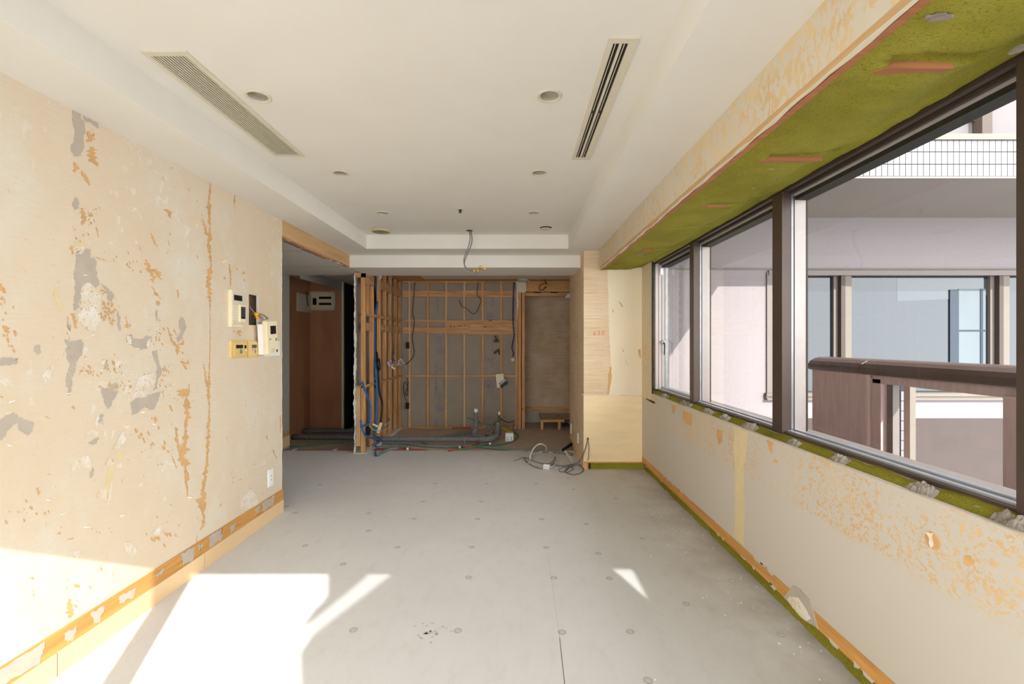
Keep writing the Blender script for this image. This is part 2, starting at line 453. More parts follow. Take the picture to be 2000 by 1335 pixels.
struct('trim_1', MB().box(XL-.012, XL, 3.75, 5.28, 2.275, ZC), MT['ply'], 'plywood lintel board over the hall opening')
br = MB()
br.prism(jag([(XL-.05, 3.75+i*.19, 2.285) for i in range(11)] + [(XL-.05, 5.65-i*.19, 2.262) for i in range(11)], .007, 3, 5), (.049, 0, 0))
struct('trim_2', br, MT['ply_dark'], 'broken edge of lath under the lintel')
struct('trim_3', MB().prism(jag([(XL-.07, 3.76+i*.21, 2.272) for i in range(9)] + [(XL-.03, 5.44-i*.21, 2.265) for i in range(9)], .004, 2, 6), (0, 0, .006)), MT['plaster'])

# ---- hall beyond the opening
hw = struct('wall_hall', MB().box(-3.08, -3.0, 2.6, 6.05, 0, 2.45), MT['hallpanel'], 'grey papered hall wall')
obj('baseboard', MB().box(-3.0, -2.99, 2.6, 6.04, .03, .16), MT['baseboard'], hw)
for k in range(4):
    y = 5.72 + k*.085
    obj('skirting_residue', MB().prism([(-2.9995, y, .17), (-2.9995, y+.055, .17), (-2.9995, y+.07, .24-.01*(k%2)), (-2.9995, y+.02, .235)], (.001, 0, 0)), MT['orange_wood'], hw)
struct('wall_outer', MB().box(-4.3, -4.2, YB, 10.1, -.2, 2.6).box(-4.3, 1.7, 10.0, 10.1, -.2, 2.6), MT['hallpanel'])
struct('wall_hall_back', MB().box(-4.2, -2.0, 2.5, 2.6, -.1, 2.45), MT['hallpanel'])
closet = thing('closet', 'bare brown plywood closet holding the breaker panel in the hall', 'closet', (-3.0, 7.0, ZK))
obj('back_panel', MB().box(-3.30, -3.28, 6.05, 7.31, ZK, 2.36), MT['ply_dark'], closet)
sp = obj('side_panel', MB().box(-3.30, -2.77, 7.29, 7.31, ZK, 2.36), MT['ply_dark'], closet)
for (a, b) in ((607, 630), (637, 660)):
    p, q = PY(a, 814, 7.289), PY(b, 834, 7.289)
    obj('vent_square', MB().box(p.x, q.x, 7.284, 7.292, q.z, p.z), MT['ply_dark'], sp)
obj('header', MB().box(-2.80, -2.77, 5.93, 7.31, 2.22, 2.37), MT['hallpanel'], closet)
obj('corner_trim', MB().box(-2.775, -2.75, 7.28, 7.32, ZK, 2.36), MT['cream'], closet)
struct('wall_corridor', MB().box(-2.75, -2.0, 8.0, 8.05, ZK, 2.4).box(-2.06, -2.04, 7.6, 8.0, ZK, 2.4).box(-2.76, -2.752, 7.33, 8.0, ZK, 2.4), MT['dark_room'])  # added walls, coloured dark in place of the corridor's deep shade

# ---- right: board under the window, stripped to the skirting, foam behind
wr = MB().box(XR, XR+.0125, YB, 4.66, .138, .868).box(XR, XR+.0125, 4.66, 5.02, .138, 2.235)
wall_right = struct('wall_right', wr, MT['wall_right'], 'cream board wall under the window with torn tan paper')
struct('wall_right_core', MB().box(1.47, 1.66, YB-.15, 5.6, -.3, .888).box(1.47, 1.66, 4.90, 5.6, .8, 2.6).box(1.0, 1.66, YB-.15, 5.1, 2.262, 2.6), MT['concrete'])
struct('wall_reveal', MB().box(XR-.002, XR+.0002, 4.70, 5.02, .80, 2.235), MT['reveal'], 'flecked board strip beside the window')
bbr = struct('baseboard_right', MB().box(XR-.0005, XR+.012, YB, 2.835, .070, .140).box(XR-.0005, XR+.012, 2.838, 5.02, .070, .140), MT['orange_wood'], 'strip of old orange wood left along the right wall')
rr = random.Random(4)
for k in range(26):
    y = rr.uniform(1.7, 5.0); l = rr.uniform(.02, .12); t = rr.choice((.138, .072))
    obj('paper_residue', MB().prism(jag([(XR-.0012, y, t+.006), (XR-.0012, y+l, t+.006), (XR-.0012, y+l*.8, t-.012*rr.random()-.002), (XR-.0012, y+l*.2, t-.012*rr.random()-.002)], .002, 3, k), (.0008, 0, 0)), MT['wall_right'], bbr)
# torn gypsum corner on the skirting
tp = [(1548,1143),(1562,1150),(1580,1170),(1590,1200),(1597,1228),(1582,1218),(1565,1205),(1545,1180),(1530,1165),(1538,1155)]
obj('torn_corner', MB().prism(jag([PX(a, b, XR-.004) for a, b in tp], .002, 3, 2), (.003, 0, 0)), MT['gyp_patch'], bbr)
tp = [(1542,1163),(1558,1166),(1572,1186),(1582,1206),(1575,1212),(1560,1200),(1545,1182),(1537,1170)]
obj('torn_corner', MB().prism(jag([PX(a, b, XR-.006) for a, b in tp], .002, 3, 9), (.003, 0, 0)), MT['paper_white'], bbr)

def foam_strip(name, rows, y0, y1, step, amp, seed, parent=None):
    mb = MB(); n = len(rows); ny = int((y1-y0)/step)+1
    for j in range(ny+1):
        y = y0 + (y1-y0)*j/ny
        for (x, z) in rows:
            d = noise.noise(Vector((x*9+seed, y*7, z*9)))*amp + noise.noise(Vector((x*30+seed, y*28, z*30)))*amp*.45
            mb.v.append((x + (d if abs(rows[0][0]-rows[-1][0]) < .05 else 0), y, z + d))
    mb.f = [(j*n+i, j*n+i+1, (j+1)*n+i+1, (j+1)*n+i) for j in range(ny) for i in range(n-1)]
    return obj(name, mb, MT['foam'], parent, smooth=True)
foot_foam = foam_strip('spray_foam', [(1.448, .10), (1.442, .07), (1.438, .04), (1.43, .015), (1.415, -.002)], YB, 5.02, .03, .012, 1.0, wall_right)
sill_foam = foam_strip('spray_foam', [(1.405, .845), (1.42, .856), (1.435, .868), (1.45, .878), (1.465, .884), (1.48, .892), (1.49, .888)], YB, 4.92, .03, .009, 5.0, wall_right)
side_foam = MB()
for k in range(14):
    z = .9 + k*.097
    side_foam.lathe([(.0, -.03), (.028, -.02), (.034, 0), (.028, .02), (0, .03)], (1.447, 4.86+.012*math.sin(k*2.3), z), 'z', 10)
obj('spray_foam', side_foam, MT['foam'], wall_right, smooth=True)
obj('reveal_gap', MB().box(1.425, 1.47, 4.885, 4.92, .87, 2.24), MT['gasket'], wall_right)
# mortar lumps left on the foam sill
def lump(y, w, h, seed, x0=1.404):
    mb = MB(); nx, ny = 8, 22
    for i in range(nx):
        for j in range(ny):
            u = i/(nx-1); v = j/(ny-1)
            e = max(0, math.sin(math.pi*v))**.5 * max(0, math.sin(math.pi*min(1, u*.85+.15)))**.5
            nz = noise.noise(Vector((u*3+seed, v*6, 0)))*.7 + noise.noise(Vector((u*9+seed, v*17, 2)))*.5
            edge = noise.noise(Vector((seed, u*5, 1)))*.014
            mb.v.append((x0 + .060*u + .004*nz, y + w*(v-.5) + (edge if v in (0, 1) else 0) + .004*nz, .838 + .045*u + e*h*max(.15, .85+nz)))
    mb.f = [(i*ny+j, i*ny+j+1, (i+1)*ny+j+1, (i+1)*ny+j) for i in range(nx-1) for j in range(ny-1)]
    obj('mortar_lump', mb, MT['concrete'], wall_right)
for k, (px, wd, hh) in enumerate(((1290, .20, .034), (1330, .26, .036), (1372, .17, .036), (1404, .12, .034), (1452, .16, .040), (1535, .10, .028), (1622, .11, .03), (1780, .12, .036), (1955, .13, .034))):
    lump(XR*F/(px-CX), wd, hh, k*3.7)
# tan joint strip, holes and nicks
def strip_on_right(pts, mat, name, off=.0012, amp=.003, n=5, seed=0):
    return obj(name, MB().prism(jag([PX(a, b, XR-off) for a, b in pts], amp, n, seed), (.0008, 0, 0)), mat, wall_right)
strip_on_right([(1435,898),(1453,902),(1453,950),(1455,1000),(1452,1063),(1433,1048),(1436,1000),(1435,950)], MT['paper_yellow'], 'joint_tape', .0016, .002)
strip_on_right([(1434,832),(1461,844),(1456,905),(1434,900)], MT['paper_yellow'], 'glue_patch', .0012, .004)
for s, pts in enumerate(([(1401,838),(1412,840),(1411,862),(1404,868),(1399,850)], [(1497,858),(1509,862),(1508,888),(1503,880)], [(1312,790),(1320,792),(1316,808),(1313,806)], [(1334,802),(1352,808),(1350,832),(1340,826),(1333,815)],
                        [(1882,1086),(1892,1084),(1903,1093),(1902,1103),(1893,1106),(1883,1100)], [(1511,896),(1519,898),(1517,904),(1512,902)])):
    strip_on_right(pts, MT['paper_orange'], 'tan_patch', .0014, .002, 4, s)
hp = PX(1822, 1056, XR)
obj('punched_hole', MB().lathe([(.0, -.0012), (.026, -.0012), (.03, .0), (0, .0)], hp, 'x', 14), MT['paper_orange'], wall_right)
obj('curled_flap', MB().prism(jag([hp+Vector((-.003,-.006,.03)), hp+Vector((-.014,.012,.024)), hp+Vector((-.004,.004,-.026)), hp+Vector((-.002,-.004,-.01))], .002, 3, 1), (.001,0,0)), MT['wall_right'], wall_right)
obj('saw_slot', MB().prism(jag([PX(a, b, XR-.0015) for a, b in ((1262,777),(1270,780.5),(1279,784.5),(1279,788),(1271,785),(1263,780))], .0012, 3, 3), (.0008,0,0)), MT['gasket'], wall_right)
obj('board_top_edge', MB().box(XR-.001, XR+.013, YB, 4.66, .864, .8685), MT['gyp_patch'], wall_right)
obj('board_side_edge', MB().box(XR-.001, XR+.013, 4.656, 4.661, .868, 2.235), MT['gasket'], wall_right)

# ---- pelmet board, its wood edge, and the foam-sprayed underside of the window beam
XV = .915
struct('trim_4', MB().box(XV, XV+.0125, YB, 4.88, 2.205, ZC+.02), MT['valance'], 'flecked pelmet board above the window')
struct('trim_5', MB().box(XV-.0006, XV+.012, YB, 4.88, 2.183, 2.2055), MT['ply'], 'wood strip along the foot of the pelmet board')
struct('trim_6', MB().prism(jag([(XV, YB+i*.29, 2.183) for i in range(21)] + [(XV+.009, 4.88-i*.29, 2.180) for i in range(21)], .003, 3, 8), (0, 0, -.004)), MT['putty'], 'chalky broken board edge under the pelmet')
struct('trim_7', MB().box(XV+.012, XV+.038, YB, 4.89, 2.176, 2.195), MT['batten'], 'pinkish wood edge beside the foam')
slots = [(1.325, 1.075, 1.285), (1.99, 1.09, 1.355), (2.67, 1.12, 1.39), (3.22, 1.09, 1.34), (3.95, 1.10, 1.30)]
prof = [(.935, 2.190), (.96, 2.192), (.99, 2.193), (1.02, 2.193), (1.05, 2.193), (1.08, 2.193), (1.11, 2.194), (1.14, 2.194), (1.17, 2.194), (1.20, 2.194), (1.23, 2.194), (1.26, 2.196), (1.285, 2.198),
        (1.31, 2.202), (1.33, 2.208), (1.35, 2.214), (1.37, 2.219), (1.39, 2.222), (1.41, 2.223), (1.43, 2.223), (1.45, 2.225), (1.465, 2.232), (1.48, 2.245), (1.49, 2.26)]
mb = MB(); n = len(prof); ny = 420
for j in range(ny+1):
    y = YB + (5.03-YB)*j/ny
    for (x, z) in prof:
        a = min(1, (x-.93)*14) * min(1, (1.49-x)*20)
        d = a*(noise.noise(Vector((x*5, y*4, 0)))*.010 + noise.noise(Vector((x*16, y*15, 3)))*.006 + noise.noise(Vector((x*48, y*46, 7)))*.0035)
        for (sy, sx0, sx1) in slots:
            if sx0 < x < sx1+.03 and sy-.062 < y < sy-.012: d += .035
        mb.v.append((x, y, z + d))
mb.f = [(j*n+i, j*n+i+1, (j+1)*n+i+1, (j+1)*n+i) for j in range(ny) for i in range(n-1)]
soffit = struct('ceiling_window_beam', mb, MT['foam'], 'underside of the window beam covered in green spray foam', smooth=True)
for k, (sy, sx0, sx1) in enumerate(slots):
    if k in (0, 1, 2, 4):
        x1 = sx1-.02 if k < 2 else sx0+.13 if k == 2 else sx0+.09
        obj('batten', MB().prism([(sx0-.03, sy+.02, 2.190), (sx0+.01, sy-.016, 2.183), (x1, sy-.012, 2.184), (x1, sy+.028, 2.194), (sx0, sy+.028, 2.190)], (0, 0, .02)), MT['batten'], soffit)
for (px, py, rx, ry) in ((1835, 32, .035, .012), (1250, 496, .03, .03), (1232, 522, .02, .02), (1996, 92, .016, .03)):
    p = PZ(px, py, 2.19)
    obj('scuff', MB().prism(jag([p+Vector((rx*math.cos(a), ry*math.sin(a), -.003)) for a in [i*.7 for i in range(9)]], .004, 2, int(px)), (0, 0, .004)), MT['concrete'], soffit)

# ---- window band in the right wall
window = thing('window_1', 'long bronze window band in the right wall', 'window', (1.55, 2.0, .88))
del window['category']; window['kind'] = 'structure'
def wbox(name, mat, *a, bevel=0, parent=None): return obj(name, MB().box(*a), MT[mat], parent or window, bevel)
ym = [(3.745, 3.83), (2.506, 2.60), (1.25, 1.335), (-.02, .065)]
# sill rails
wbox('sill_rail', 'bronze', 1.478, 1.50, YB, 4.90, .886, .904)
wbox('sill_rail', 'alu', 1.50, 1.522, YB, 4.90, .886, .912)
wbox('sill_rail', 'gasket', 1.522, 1.536, YB, 4.90, .886, .908)
wbox('sill_rail', 'alu', 1.536, 1.56, YB, 4.90, .886, .918)
wbox('outer_sill', 'bronze_lt', 1.56, 1.66, YB, 4.90, .86, .905)
# head rails
wbox('head_rail', 'bronze', 1.476, 1.50, YB, 4.90, 2.219, 2.262)
wbox('head_rail', 'gasket', 1.50, 1.512, YB, 4.90, 2.232, 2.262)
wbox('head_rail', 'bronze', 1.512, 1.526, YB, 4.90, 2.206, 2.262)
wbox('head_rail', 'gasket', 1.526, 1.534, YB, 4.90, 2.216, 2.262)
wbox('head_rail', 'bronze_lt', 1.534, 1.546, YB, 4.90, 2.200, 2.262)
wbox('head_rail', 'gasket', 1.546, 1.62, YB, 4.90, 2.178, 2.262)
for (a, b) in ym:
    wbox('mullion', 'bronze', 1.470, 1.520, a, b, .892, 2.225)
    wbox('mullion', 'steel', 1.520, 1.532, a-.002, b-.012, .90, 2.215)
    wbox('mullion', 'gasket', 1.532, 1.540, a, b, .90, 2.21)
    wbox('mullion', 'bronze_lt', 1.540, 1.605, a+.005, b-.02, .90, 2.19)
    wbox('mullion', 'ext_dark', 1.605, 1.615, a+.003, b-.02, .90, 2.19)
# casement at the far end
cas = wbox('casement', 'bronze_lt', 1.476, 1.575, 4.78, 4.90, .90, 2.225)
obj('casement_edge', MB().box(1.507, 1.510, 4.776, 4.781, .91, 2.21), MT['ext_frame'], cas)
obj('casement_edge', MB().box(1.540, 1.543, 4.776, 4.781, .91, 2.21), MT['ext_frame'], cas)
obj('casement_edge', MB().box(1.575, 1.602, 4.772, 4.80, .90, 2.215), MT['steel'], cas)
obj('casement_stop', MB().box(1.520, 1.548, 4.765, 4.78, 2.10, 2.17), MT['alu'], cas, .002)
wbox('casement_rail', 'bronze_lt', 1.55, 1.605, 3.83, 4.78, 2.185, 2.225)
wbox('casement_rail', 'alu', 1.55, 1.605, 3.83, 4.78, .91, .93)
hd = PY(1295, 668, 4.775)
handle = obj('handle', MB().lathe([(0, -.03), (.011, -.03), (.013, -.015), (.022, -.012), (.022, 0), (0, 0)], hd, 'y', 14), MT['steel'], window, smooth=False)
obj('lever', MB().tube([hd+Vector((0,-.028,0)), hd+Vector((.006,-.034,-.03)), hd+Vector((.002,-.032,-.13))], lambda t: .009-.003*t, 8), MT['dark_cable'], handle, smooth=True)
obj('lever', MB().box(hd.x-.022, hd.x-.004, hd.y-.03, hd.y-.012, hd.z-.012, hd.z+.016), MT['steel'], handle, .003)
for (a, b) in ((3.83, 4.78), (2.60, 3.745), (1.335, 2.506), (.065, 1.25), (YB, -.02)):
    wbox('pane', 'glass', *((1.596, 1.600) if a > 3.8 else (1.526, 1.530)), a, b, .912, 2.19)

# ---- pillar between living room and doorway
pil = struct('wall_pillar', MB().box(.757, 1.41, 5.02, 6.30, .068, 2.56), MT['striped'], 'pillar stripped to peeled lauan with a red number')
struct('wall_pillar_core', MB().box(.80, 1.66, 5.045, 6.28, -.1, 2.56), MT['stud_b'])
obj('lower_panel', MB().box(.755, 1.402, 5.016, 5.021, .075, PY(1200, 772, 5.02).z), MT['ply_low'], pil)
pap = [(1186,526),(1215,526),(1216,521),(1258,521),(1258,771),(1189,771),(1195,735),(1192,690),(1190,640),(1189,590),(1187,560)]
obj('paper_sheet', MB().prism(jag([PY(a, b, 5.0185) for a, b in pap], .003, 5, 2), (0, .002, 0)), MT['cream_paper'], pil)
obj('tan_corner', MB().prism(jag([PY(a, b, 5.0195) for a, b in ((1190,772),(1194,745),(1200,731),(1197,720),(1191,716),(1188,740),(1186,772))], .003, 4, 4), (0, .001, 0)), MT['paper_orange'], pil)
for s, pts in enumerate(([(1208,588),(1212,590),(1217,598),(1215,600)], [(1195,603),(1197,604),(1199,610),(1197,610)], [(1214,678),(1218,684),(1220,688),(1217,686)], [(1220,700),(1224,708),(1228,716),(1223,708)], [(1246,684),(1251,680),(1252,700),(1249,698)])):
    obj('tan_patch', MB().prism([PY(a, b, 5.017) for a, b in pts], (0, .001, 0)), MT['paper_orange'], pil)
obj('panel_joint', MB().prism(jag([PY(a, b, 5.0155) for a, b in ((1137,769.5),(1170,771),(1200,770.5),(1255,772.5),(1255,774),(1200,772.3),(1170,772.6),(1137,771))], .0015, 4, 8), (0, .001, 0)), MT['paper_white'], pil)
obj('foot_strip', MB().box(.757, 1.40, 5.012, 5.022, .066, .078), MT['orange_wood'], pil)
obj('foot_block', MB().box(.757, .805, 5.0, 5.04, 0, .07), MT['stud'], pil)
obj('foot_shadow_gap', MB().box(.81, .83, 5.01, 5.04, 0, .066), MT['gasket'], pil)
pf = MB(); nx = 40
for i in range(nx+1):
    for j, z in enumerate((.0, .02, .045, .07)):
        pf.v.append((.83 + .62*i/nx, 5.028 + .008*noise.noise(Vector((i*.5, j, 4))) - (.012 if j == 0 else 0), z))
pf.f = [(i*4+j, i*4+j+1, i*4+5+j, i*4+4+j) for i in range(nx) for j in range(3)]
obj('foot_foam', pf, MT['foam'], pil, smooth=True)
obj('side_skirting', MB().prism([(.752, 5.03, .0), (.752, 5.86, 0), (.752, 6.10, .14), (.752, 5.9, .16), (.752, 5.03, .09)], (.006, 0, 0)), MT['baseboard'], pil)

# ---- kitchen back wall: gypsum board with furring
YS = 7.52
wall_back = struct('wall_back', MB().box(-2.02, .06, YS+.045, YS+.06, ZK, 2.41), MT['gypsum'], 'grey gypsum board behind bare kitchen framing')
for px in (800, 835.6, 871.5, 907, 942.8, 978.7, 1009):
    x = (px-CX)*YS/F
    obj('stud', MB().box(x-.017, x+.017, YS, YS+.045, ZK+.03, 2.405), MT['stud_b'] if px in (800, 871.5, 907) else MT['stud'], wall_back)
def rail(x0, x1, z0, z1, y=YS+.004, m='rail_x'): return obj('rail', MB().box(x0, x1, y, y+.04, z0, z1), MT[m], wall_back)
xa, xb = -1.86, (1009-CX)*YS/F
xm = (871.5-CX)*YS/F
rail(xa, xb, 2.139, 2.246); rail(xa, xm, 1.729, 1.767); rail(xa, xm, 1.543, 1.644)
wide_rail = rail(xm, xb, 1.518, 1.759, YS-.006); rail(xa, xb, .823, .856); rail(xa, xb, ZK, ZK+.03)
rail(xa, xb, 2.375, 2.405)
# ---- partition framing on the left of the kitchen
XP = -1.885
part_w = struct('wall_partition', MB().box(-2.02, -2.0, 5.72, 6.45, ZK, 2.40).box(-2.02, -2.0, 6.66, YS+.06, ZK, 2.40).box(-2.02, -2.0, 6.45, 6.66, ZK, .9), MT['gypsum'], 'half-stripped stud partition on the left of the kitchen')
obj('board_edge', MB().prism(jag([(-2.024, 5.716, ZK+.25*i) for i in range(10)] + [(-2.004, 5.718, 2.28-.25*i) for i in range(10)], .005, 6, 5), (0, .012, 0)), MT['plaster'], part_w)
for y in (5.72, 6.05, 6.37, 6.65, 6.94, 7.24, 7.50):
    obj('stud', MB().box(XP-.052, XP, y, y+.036, ZK, 2.40), MT['stud'], part_w)
obj('stud', MB().box(XP-.115, XP-.06, 5.722, 5.75, .09, .84), MT['stud_b'], part_w)
obj('stud', MB().box(XP-.05, XP-.002, 5.86, 5.88, 1.76, 2.2), MT['stud'], part_w)
for (a, b, off, y0) in ((2.139, 2.262, .003, 5.76), (1.729, 1.767, -.002, 5.756), (1.543, 1.644, .004, 5.756), (.823, .856, -.002, 5.756)):
    if b - a > .08:      # wide rails stop either side of the conduit bay
        obj('rail', MB().box(XP-.04, XP-off, y0, 6.05, a, b), MT['rail_y'], part_w); obj('rail', MB().box(XP-.04, XP-off, 6.40, YS, a, b), MT['rail_y'], part_w)
    else: obj('rail', MB().box(XP-.03, XP-off, y0, YS, a, b), MT['rail_y'], part_w)
obj('rail', MB().box(XP-.115, XP, 5.72, 5.75, 2.21, 2.262), MT['rail_x'], part_w)
obj('rail', MB().box(XP-.115, XP-.01, 5.72, 5.75, .82, .845), MT['rail_x'], part_w)
obj('plate', MB().box(-2.02, XP+.02, 5.70, YS, ZK, ZK+.035), MT['plaster'], part_w)
# ---- doorway right of the kitchen, board room behind
YD = 8.1
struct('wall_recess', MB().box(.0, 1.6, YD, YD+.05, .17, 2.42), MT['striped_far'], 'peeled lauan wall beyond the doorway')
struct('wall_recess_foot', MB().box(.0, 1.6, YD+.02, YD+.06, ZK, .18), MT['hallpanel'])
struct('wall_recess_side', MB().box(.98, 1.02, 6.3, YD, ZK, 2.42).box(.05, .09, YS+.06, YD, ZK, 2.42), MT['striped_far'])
struct('trim_9', MB().box(.10, 1.1, YD-.015, YD+.001, PY(0, 802.4, YD).z, PY(0, 793.5, YD).z), MT['ply_x'], 'plywood strip low on the recess wall')
door = thing('door_1', 'bare timber frame of the doorway beside the kitchen', 'frame', (.1, YS, ZK)); del door['category']; door['kind'] = 'structure'
for (a, b) in ((1012, 1017.6), (1019.2, 1025)):
    x0, x1 = (a-CX)*7.47/F, (b-CX)*7.47/F
    obj('post', MB().box(x0, x1, 7.47, 7.58, ZK, 2.40), MT['stud'], door)
obj('post_gap', MB().box((1017.6-CX)*7.5/F, (1019.2-CX)*7.5/F, 7.50, 7.58, ZK, 2.40), MT['gasket'], door)
x0, x1 = (1026-CX)*7.5/F, 1.0
obj('header', MB().box(x0, x1, 7.5, 7.54, 2.228, 2.40), MT['ply_x'], door)
obj('header_rail', MB().box(x0, x1, 7.5, 7.56, 2.155, 2.212), MT['rail_x'], door)
for px in (1043, 1075): obj('slot', MB().box((px-CX)*7.5/F, (px+14-CX)*7.5/F, 7.497, 7.51, 2.206, 2.222), MT['gasket'], door)
pts = [(1009,551),(1011,546),(1033,546),(1034,549),(1027,551),(1027,570),(1012,570),(1013,590),(1011,620),(1009,600)]
obj('plaster_scrap', MB().prism(jag([PY(a, b, 7.455) for a, b in pts], .004, 3, 3), (0, .012, 0)), MT['putty'], door)
obj('plaster_scrap', MB().prism(jag([PY(a, b, 7.47) for a, b in ((1103,581),(1110,573),(1116,572),(1116,581))], .003, 3, 4), (0, .01, 0)), MT['plaster'], door)

# ---- rear (behind the camera): balcony window that lets the sun in
rear = struct('wall_rear', MB().box(-2.05, XL, YB-.12, YB, 0, 2.6).box(1.38, 1.66, YB-.12, YB, 0, 2.6).box(-2.05, 1.66, YB-.12, YB, 2.254, 2.6), MT['wall_left'])
w2 = thing('window_2', 'balcony window behind the camera', 'window', (-.3, YB, 0)); del w2['category']; w2['kind'] = 'structure'
obj('frame', MB().box(XL, XL+.04, YB-.08, YB-.02, 0, 2.254).box(1.34, 1.38, YB-.08, YB-.02, 0, 2.254), MT['bronze'], w2)
obj('mullion', MB().box(-.515, -.42, YB-.08, YB-.02, 0, 2.254), MT['bronze'], w2)
obj('pane', MB().box(XL+.04, 1.34, YB-.055, YB-.05, 0, 2.25), MT['glass'], w2)

# skirting of the left wall
bl = struct('baseboard_left', MB().box(XL, XL+.006, YB, 3.755, .10, .186), MT['orange_wood'], 'orange wood ground showing above the beige skirting')
for (a, b) in ((YB, 1.897), (1.903, 2.80), (2.806, 3.757)):
    obj('skirting_board', MB().box(XL, XL+.011, a, b, 0, .100), MT['baseboard'], bl, .001)
rr = random.Random(11)
gp = [(-.5, 1.0, 1), (1.5, 1.85, 1), (2.2, 2.3, 0), (2.42, 2.48, 0), (2.60, 2.72, 1), (2.74, 2.79, 0), (2.84, 2.98, 1), (3.05, 3.12, 0), (3.34, 3.42, 0), (3.44, 3.62, 1), (1.93, 1.99, 0), (2.05, 2.12, 0), (3.2, 3.23, 0)]
for k, (a, b, full) in enumerate(gp):
    z0 = .103 if full else rr.uniform(.10, .14); z1 = .184 if full else rr.uniform(.15, .18)
    m = (a+b)/2
    obj('gypsum_patch', MB().prism(jag([(XL+.0066, a, z1), (XL+.0066, m, z1-.004), (XL+.0066, b, z1-.002), (XL+.0066, b-.01, (z0+z1)/2), (XL+.0066, b-.02, z0), (XL+.0066, m, z0+.012), (XL+.0066, a+.02, z0+.004)], .004, 4, k), (.0008, 0, 0)), MT['gyp_patch'], bl)

# ================================================================== OUTSIDE
YW, YF, ZS = 5.6, 4.22, 2.925
XE = 3.06
nb = thing('apartment_wing', 'neighbouring apartment wing with sunlit facade outside the window', 'building', (4.0, YW, -1.0))
fw = MB().box(1.62, 3.11, YW, YW+.15, -1.5, ZS).box(3.11, 9, YW, YW+.15, 2.24, ZS).box(3.11, 9, YW, YW+.15, .46, .74)
obj('wall', fw, MT['ext_wall'], nb)
obj('plinth', MB().box(1.62, 9, YW-.02, YW+.15, -1.5, .46), MT['ext_plinth'], nb)  # lower wall painted dark to stand for the parapet's shadow
obj('slab', MB().box(XE-.02, 9, YF+.03, YW+1.2, ZS, ZS+.2), MT['ext_soffit'], nb)
par = obj('parapet', MB().box(XE, 8.52, YF+.006, YF+.15, ZS+.01, 3.262), MT['grout'], nb)
t0 = obj('tile', MB().box(-.0252, .0252, 0, .012, -.0535, .0535), MT['tile'], par)
t0.matrix_parent_inverse = Matrix.Identity(4)
# tiles: three courses, one shared mesh
k = 0
for r_ in range(3):
    for c_ in range(98):
        loc = (XE + .03 + c_*.0555, YF - .004, ZS + .062 + r_*.1135)
        o = t0 if k == 0 else copy_part(t0, par, loc)
        o.location = loc; o.matrix_parent_inverse = Matrix.Translation(-Vector(nb.location)); k += 1
for o in par.children:
    o.parent = par; o.matrix_parent_inverse = Matrix.Identity(4)
obj('tile_strip', MB().box(XE, 9, YF-.006, YF+.05, ZS-.012, ZS+.004), MT['ext_soffit'], nb)
obj('ledge', MB().box(XE-.1, 9, YF-.02, YF+.3, 3.266, 3.32), MT['ext_beige'], nb)
# upper floor, set back
obj('upper_wall', MB().box(XE, 9, 4.6, 4.7, 3.2, 3.62), MT['ext_upper'], nb); obj('upper_wall', MB().box(4.72, 9, 4.55, 4.7, 3.2, 6), MT['ext_upper'], nb)
uw = obj('upper_window', MB().box(XE, 4.66, 4.62, 4.66, 3.62, 6), MT['pane'], nb)
obj('frame', MB().box(XE, 4.66, 4.57, 4.62, 3.62, 3.68).box(XE, 4.66, 4.59, 4.62, 3.72, 3.75), MT['ext_frame'], uw)
for x in (3.9, 4.2, 4.42): obj('frame', MB().box(x, x+.05, 4.585, 4.62, 3.6, 6), MT['tile'], uw)
obj('upper_post', MB().box(4.62, 4.72, 4.50, 4.62, 3.3, 6), MT['ext_dark'], nb)
# facade window band
def nbox(name, m, *a, parent=None): return obj(name, MB().box(*a), MT[m], parent or nb)
nbox('window_head', 'ext_frame', 3.11, 9, YW-.03, YW+.05, 2.215, 2.275)
nbox('window_head', 'ext_beige', 1.62, 9, YW-.015, YW, 2.285, 2.305)
for (a, b, d) in ((3.11, 4.006, 0), (4.13, 5.95, 0), (6.11, 8.9, 0)):
    p = nbox('window', 'ext_dark', a, b, YW+.10, YW+.12, .74, 2.24)
    nbox('pane', 'pane', a, b, YW+.085, YW+.10, .76, 2.215, parent=p)
    nbox('frame', 'ext_frame', b-.05, b, YW+.05, YW+.10, .74, 2.22, parent=p)
for x in (4.006, 5.95):
    nbox('window_post', 'ext_dark', x, x+.052, YW-.01, YW+.12, .74, 2.22)
    nbox('window_post', 'ext_beige', x+.052, x+.135, YW+.0, YW+.12, .74, 2.22)
nbox('window_jamb', 'ext_frame', 3.09, 3.16, YW-.02, YW+.1, .70, 2.25)
nbox('sill', 'ext_beige', 3.07, 9, YW-.05, YW+.1, .735, .775)
nbox('sill', 'ext_frame', 3.07, 9, YW-.03, YW+.05, .715, .735)
nbox('sill', 'ext_beige', 3.07, 9, YW-.06, YW+.05, .69, .715)
# a bright window and a darker reveal seen through the pane of the far room
sp_ = nbox('inner_reveal', 'pane_dark', 5.42, 5.53, YW+.07, YW+.084, .79, 2.05)
nbox('inner_window', 'far_light', 5.53, 5.87, YW+.077, YW+.084, .79, 2.06, parent=sp_)
nbox('inner_bar', 'pane_dark', 5.53, 5.87, YW+.070, YW+.0765, 1.53, 1.55, parent=sp_)
nbox('inner_bar', 'pane_dark', 5.80, 5.83, YW+.069, YW+.0755, .79, 2.06, parent=sp_)
obj('inner_beam', MB().prism([PY(a, b, YW+.0838) for a, b in ((1752,544),(1948,544),(1948,574),(1870,583),(1752,588))], (0, .0010, 0)), MT['pane_pale'], sp_)
